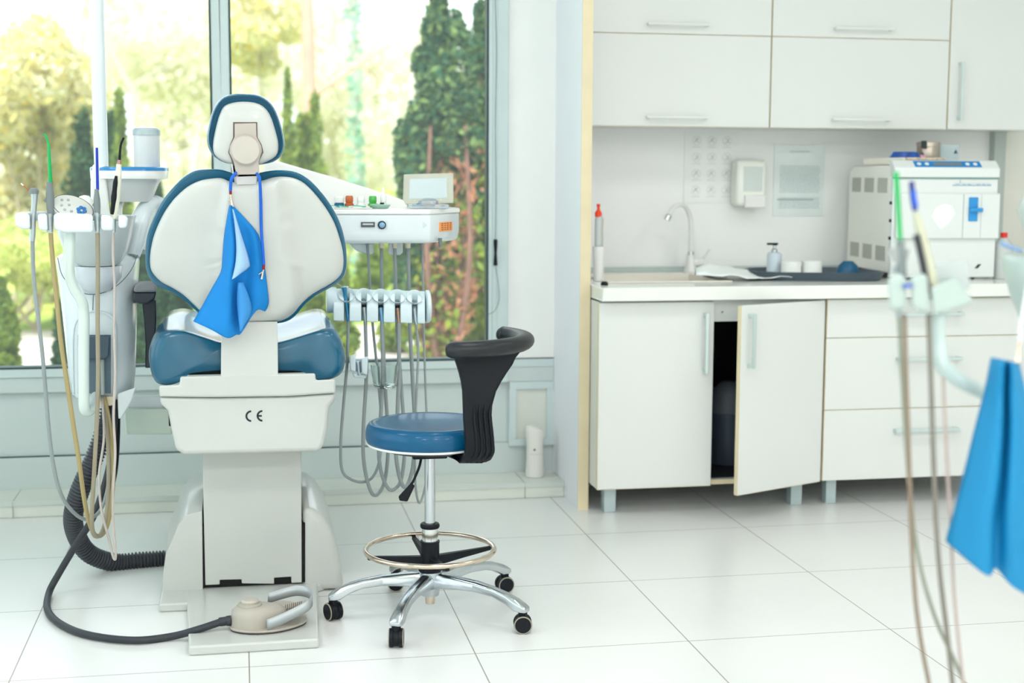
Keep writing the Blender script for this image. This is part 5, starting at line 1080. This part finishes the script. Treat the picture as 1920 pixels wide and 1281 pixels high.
def leaves(n, ells, size, flatz=1, norm_bias=None):
    """n small two-triangle leaves scattered through ellipsoids (cx, cy, cz, rx, ry, rz, weight)"""
    w_ = np.array([e[6] for e in ells]); w_ = w_/w_.sum(); idx = RS.choice(len(ells), n, p=w_); E = np.array([e[:6] for e in ells])[idx]
    d = RS.normal(size=(n, 3)); d /= np.linalg.norm(d, axis=1)[:, None]; rad = RS.uniform(.35, 1, n)**.5
    c = E[:, :3]+d*E[:, 3:6]*rad[:, None]
    u = RS.normal(size=(n, 3)); u /= np.linalg.norm(u, axis=1)[:, None]; v = np.cross(u, RS.normal(size=(n, 3))); v /= np.linalg.norm(v, axis=1)[:, None]
    s = (size*RS.uniform(.6, 1.3, n))[:, None]
    q = np.stack([c-u*s, c-v*s*.5, c+u*s, c+v*s*.5], 1).reshape(-1, 3)
    return q
def foliage(name, q, m, parent):
    me = bpy.data.meshes.new(name); n = len(q)//4
    c = q.mean(0); me.vertices.add(4*n); me.vertices.foreach_set('co', (q-c).ravel())
    me.loops.add(4*n); me.loops.foreach_set('vertex_index', np.arange(4*n)); me.polygons.add(n)
    me.polygons.foreach_set('loop_start', np.arange(n)*4); me.polygons.foreach_set('loop_total', np.full(n, 4)); me.update(); me.validate()
    me.materials.append(m); o = bpy.data.objects.new(name, me); C.objects.link(o); o.parent = parent; o.location = Vector(c)-W[parent.name]; return o
darkg = leafmat('conifer_leaves', [(24, 66, 56), (64, 100, 70), (128, 146, 84), (40, 84, 70), (96, 116, 76)], transl=.25)
midg = leafmat('young_conifer_leaves', [(90, 120, 60), (150, 160, 60), (110, 136, 76)])
deepg = leafmat('dark_shrub_leaves', [(30, 56, 40), (60, 90, 60), (86, 112, 70)])
yel = leafmat('forsythia_blossom', [(226, 212, 140), (222, 214, 170), (200, 200, 150), (236, 232, 210), (224, 200, 104)], transl=.5)
pale = leafmat('pale_spring_leaves', [(232, 228, 200), (236, 234, 220), (222, 218, 186), (238, 232, 216)], transl=.5)
rusty = leafmat('rusty_leaves', [(190, 120, 90), (206, 150, 120), (160, 110, 80)])
ivy = leafmat('ivy_leaves', [(150, 190, 170), (176, 206, 190), (130, 176, 150)])
bark = mat('red_brown_bark', (122, 86, 74), .85, var=.2, scale=6); barkp = mat('pink_brown_bark', (196, 150, 134), .85, var=.1, scale=3); barkg = mat('pale_grey_bark', (190, 184, 174), .85, var=.1, scale=3)
def ground(px, Y): v = at(px, 600, Y); v.z = ZG; return v
def zat(py, Y): return at(960, py, Y).z
def thuja(px, Y, ytop, wpx, n, m, label, name='conifer_tree', ybot=None, bare=0, size=.035, prof=1.7):
    b = ground(px, Y); top = at(px, ytop, Y).z; w_ = wpx*Y/F/2; t = thing(name, b, label, 'tree', 'trees outside the window')
    ells = []; K = 9; z0 = ZG+.15 if bare == 0 else ZG+bare
    for k in range(K):
        f_ = k/(K-1); z = z0+(top-z0)*f_; r_ = w_*(1-.78*f_**prof)
        for j in range(4):
            a = random.uniform(0, 2*pi); ells.append((b.x+cos(a)*r_*.5, b.y+sin(a)*r_*.5, z+random.uniform(-.1, .1), r_*.62, r_*.62, (top-z0)/K*.9, max(.15, r_)))
    foliage('crown', leaves(n, ells, size), m, t)
    obj('trunk', MB().cyl(b, Vector((b.x, b.y, top-.3)), .045, .015, 8), bark, t); return t, b, top, w_
t, b, top, w_ = thuja(830, 10.5, -6, 178, 15000, darkg, 'tall dark conifer with bare reddish stems, right of the window middle', bare=1.05, size=.036, prof=2.2)
for k in range(9):
    a = random.uniform(0, 2*pi); r_ = random.uniform(.08, .34); obj('stem', MB().tube([b+Vector((cos(a)*r_*.4, sin(a)*r_*.4, 0)), b+Vector((cos(a)*r_, sin(a)*r_, .8)), b+Vector((cos(a)*r_*.8, sin(a)*r_, 1.75))], lambda t: .03-.018*t, n=7), bark, t)
foliage('left_sprays', leaves(3600, [(b.x-.22, b.y, .95, .14, .2, .4, 1), (b.x-.27, b.y, .5, .1, .2, .3, .7), (b.x-.2, b.y, 1.4, .16, .2, .3, 1)], .036), darkg, t)
foliage('lower_twigs', leaves(1100, [(b.x, b.y, .55, .27, .27, .7, 1), (b.x+.1, b.y, 1.2, .3, .3, .5, 1)], .045), rusty, t)
foliage('lower_sprays', leaves(1500, [(b.x-.1, b.y, .3, .3, .3, .5, 1), (b.x+.2, b.y, .9, .3, .3, .5, 1)], .04), midg, t)
t, b, top, w_ = thuja(900, 11.5, 60, 110, 8000, darkg, 'conifer beside the window post at the right', bare=.8, size=.04, prof=2.2)
for k in range(6):
    a = random.uniform(0, 2*pi); r_ = random.uniform(.05, .24); obj('stem', MB().tube([b, b+Vector((cos(a)*r_, sin(a)*r_, .7)), b+Vector((cos(a)*r_, sin(a)*r_, 1.7))], lambda t: .03-.018*t, n=7), bark, t)
foliage('lower_sprays', leaves(2200, [(b.x, b.y, .5, .35, .3, .7, 1), (b.x-.2, b.y, .1, .3, .3, .4, 1)], .045), midg, t)
thuja(545, 13, 176, 50, 2600, midg, 'slim yellow-green conifer just right of the headrest', size=.04)
thuja(594, 14, 205, 66, 2600, midg, 'second slim yellow-green conifer right of the headrest', size=.04)
thuja(575, 13.4, 262, 150, 7000, midg, 'broad low green bush above the sloping white arm', 'shrub', size=.04)
thuja(165, 14, 246, 110, 3800, deepg, 'dark green conifer behind the suction tips', size=.045)
thuja(236, 13, 205, 60, 2600, midg, 'conifer behind the frosted bottle', size=.04)
thuja(215, 13.5, 255, 100, 7000, deepg, 'dark broad shrub behind the spittoon unit', 'shrub', size=.045)
thuja(4, 9.5, 545, 62, 7000, midg, 'dark green conifer tip in the bottom left window corner', size=.03)
thuja(112, 9.8, 600, 30, 2500, deepg, 'small dark shrub left of the spittoon unit', 'shrub', size=.03)
thuja(290, 9.2, 330, 84, 16000, deepg, 'dark blue-green conifer between the unit and the backrest', size=.035)
thuja(345, 9.6, 520, 70, 5000, deepg, 'low dark shrub hidden behind the armrest', 'shrub', size=.035)
thuja(640, 9.8, 500, 66, 7000, midg, 'rounded green shrub below the instrument rack, near the seat', 'shrub', size=.035)
thuja(755, 11, 560, 90, 5000, midg, 'low yellow-green shrub behind the hoses', 'shrub', size=.04)
thuja(700, 16, 470, 80, 5000, midg, 'distant yellow-green shrub behind the rack', 'shrub', size=.05)
def bush(px, Y, py, rx_px, ry_px, n, m, label, size=.06, name='flowering_shrub'):
    c = at(px, py, Y); k = Y/F; t = thing(name, ground(px, Y), label, 'shrub', 'flowering shrubs outside'); ells = []
    for i in range(14):
        a = random.uniform(0, 2*pi); r_ = random.uniform(0, .75); ells.append((c.x+cos(a)*r_*rx_px*k, c.y+random.uniform(-.8, .8), c.z+sin(a)*r_*ry_px*k, rx_px*k*.38, .6, ry_px*k*.32, 1))
    foliage('crown', leaves(n, ells, size), m, t); g0 = ground(px, Y)
    for i in range(4): 
        e = ells[i]; obj('branch', MB().tube([g0+Vector((random.uniform(-.2, .2), 0, 0)), (g0+Vector(e[:3]))/2+Vector((.1, 0, 0)), Vector(e[:3])], lambda t: .022-.015*t, n=6), mat('twig_bark', (170, 156, 130), .85), t)
bush(40, 15, 200, 170, 200, 9000, yel, 'large yellow blossoming shrub at the left window edge', .06)
bush(90, 16, 400, 160, 130, 9000, yel, 'lower yellow blossoming shrub at the left', .06)
bush(30, 13, 470, 120, 90, 7000, leafmat('lime_leaves', [(180, 196, 100), (220, 222, 150), (196, 206, 120)], transl=.5), 'lime green bush in front of the yellow shrub', .05)
bush(480, 20, 60, 110, 90, 4000, yel, 'yellow blossom cluster high behind the window post', .07)
bush(660, 22, 240, 120, 220, 4500, pale, 'pale budding tree in the middle distance', .08, 'budding_tree')
bush(330, 24, 120, 230, 160, 3600, pale, 'pale budding tree behind the lamp post', .08, 'budding_tree')
bush(720, 20, 430, 120, 100, 4500, leafmat('lime_leaves_far', [(190, 204, 110), (222, 222, 150), (206, 210, 130)], transl=.5), 'lime green bush seen between the rack and the delivery unit', .07)
def tree(px, Y, wpx, m, label, lean=0, top=-200, branches=9, leafm=None, nl=0, name='bare_tree'):
    b = ground(px, Y); tp = at(px+lean, top, Y); r_ = wpx*Y/F/2; t = thing(name, b, label, 'tree', 'bare trees in the park')
    obj('trunk', MB().tube([b, b.lerp(tp, .5)+Vector((r_*.5, 0, 0)), tp], lambda t: r_*(1.15-.4*t), n=12), m, t)
    for i in range(branches):
        f_ = random.uniform(.25, .95); s_ = b.lerp(tp, f_); sg = random.choice((-1, 1)); L_ = random.uniform(.8, 2.2)
        obj('branch', MB().tube([s_, s_+Vector((sg*L_*.5, random.uniform(-.3, .3), L_*.35)), s_+Vector((sg*L_, random.uniform(-.5, .5), L_*random.uniform(.4, 1)))], lambda t: r_*.35*(1-.75*t), n=6).tube([s_+Vector((sg*L_*.5, 0, L_*.35)), s_+Vector((sg*L_*.8, .2, L_*.2)), s_+Vector((sg*L_*1.2, .3, L_*.5))], lambda t: r_*.16*(1-.6*t), n=5), m, t)
    if leafm: foliage('ivy', leaves(nl, [(b.lerp(tp, k/8).x, b.y-r_, b.lerp(tp, k/8).z, r_*3, r_*3, 1.0, 1) for k in range(9)], .07), leafm, t)
tree(580, 18, 26, barkp, 'tall straight tree with pinkish brown trunk right of the window post', -12, branches=3)
tree(672, 20, 12, barkg, 'ivy-covered slim tree in the middle of the window', -14, leafm=ivy, nl=500, branches=4)
tree(760, 24, 14, barkg, 'slim grey bare tree left of the big conifer', 20)
tree(620, 26, 16, barkg, 'distant grey bare tree behind the ivy-covered one', 60)
tree(500, 24, 12, barkg, 'distant grey bare tree above the chair headrest', -50)
tree(420, 22, 13, mat('beige_grey_bark', (176, 168, 156), .85), 'pale leaning trunk behind the window post', -330, top=-120, branches=5)
tree(130, 22, 14, barkg, 'distant grey bare tree among the yellow shrubs', 30, branches=7)
tree(265, 26, 14, barkg, 'distant grey bare tree right of the lamp post', -30, branches=8)
tree(-60, 25, 16, barkg, 'distant grey bare tree at the far left', 60, branches=7)
tree(352, 27, 16, barkg, 'farthest grey bare tree behind the frosted bottle', 60, branches=8)
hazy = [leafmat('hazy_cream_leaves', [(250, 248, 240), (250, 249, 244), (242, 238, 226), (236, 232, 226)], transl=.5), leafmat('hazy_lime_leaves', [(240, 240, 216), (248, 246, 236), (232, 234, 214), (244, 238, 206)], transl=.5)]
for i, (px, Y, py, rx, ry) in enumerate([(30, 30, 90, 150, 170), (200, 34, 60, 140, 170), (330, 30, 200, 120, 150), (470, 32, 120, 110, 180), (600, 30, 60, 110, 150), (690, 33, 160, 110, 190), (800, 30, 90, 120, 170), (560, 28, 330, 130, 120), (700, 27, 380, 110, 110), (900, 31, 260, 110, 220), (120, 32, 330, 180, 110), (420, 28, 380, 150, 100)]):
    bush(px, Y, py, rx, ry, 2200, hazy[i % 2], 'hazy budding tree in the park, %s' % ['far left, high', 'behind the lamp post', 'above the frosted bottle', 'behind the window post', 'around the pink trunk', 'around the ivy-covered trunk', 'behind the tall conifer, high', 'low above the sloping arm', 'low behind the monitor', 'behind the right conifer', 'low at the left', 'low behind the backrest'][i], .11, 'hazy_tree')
# far hedge line and small house
hx0, hx1 = at(-900, 300, 34).x, at(1900, 300, 34).x
hl = leaves(9000, [(hx0+(hx1-hx0)*k/12, 34, .9, 1.6, .8, 1.5, 1) for k in range(13)], .16)
hd_ = thing('hedge', Vector(((hx0+hx1)/2, 34, ZG)), 'pale yellow-green hedge far across the lawn', 'hedge')
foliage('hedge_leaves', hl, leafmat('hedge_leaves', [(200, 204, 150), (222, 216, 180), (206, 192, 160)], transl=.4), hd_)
hh = at(315, 290, 30); hk = 30/F
hs2 = thing('garden_house', Vector((hh.x, 30.5, ZG)), 'small brownish house with pale wall far behind the frosted bottle', 'house')
obj('house_wall', MB().box(hh.x-.5, hh.x+.5, 30, 31.5, ZG, zat(270, 30)), mat('house_wall_paint', (232, 226, 214), .8), hs2)
obj('house_roof', MB().loft([[Vector((hh.x-.75, y, zat(270, 30))), Vector((hh.x+.75, y, zat(270, 30))), Vector((hh.x+.05, y, zat(228, 30)))] for y in (29.8, 31.7)]), mat('house_roof_brown', (170, 136, 112), .8), hs2)
obj('house_window', MB().box(hh.x+.15, hh.x+.4, 29.97, 30.02, .9, 1.5), mat('house_window_dark', (150, 150, 150), .3), hs2)

# ---------------------------------------------------------------- LIGHT, WORLD, CAMERA
wd = bpy.data.worlds.new('sky'); S.world = wd; wd.use_nodes = True
bgn = wd.node_tree.nodes['Background']; bgn.inputs['Color'].default_value = (.97, .98, 1.06, 1); bgn.inputs['Strength'].default_value = SKY
sn = bpy.data.lights.new('sun', 'SUN'); sn.energy = SUN; sn.angle = radians(2); sn.color = (1, .985, .95)
so = bpy.data.objects.new('sun', sn); C.objects.link(so); so.rotation_euler = Vector((.35, .75, -.75)).to_track_quat('-Z', 'Y').to_euler(); so.location = (0, 0, 12)
cam = bpy.data.cameras.new('camera'); co = bpy.data.objects.new('camera', cam); C.objects.link(co); S.camera = co
cam.sensor_width = 36; cam.lens = F*36/1920; cam.clip_start = .05; cam.clip_end = 300
R3 = Matrix((rgt, upv, -fwd)).transposed(); co.matrix_world = Matrix.Translation((0, 0, H)) @ R3.to_4x4()
cam.dof.use_dof = True; cam.dof.focus_distance = 4.08; cam.dof.aperture_fstop = 2.4; cam.dof.aperture_blades = 0
S.view_settings.view_transform = 'Standard'; S.view_settings.look = 'None'; S.view_settings.gamma = 1; S.view_settings.use_curve_mapping = False
S.view_settings.exposure = EXPO
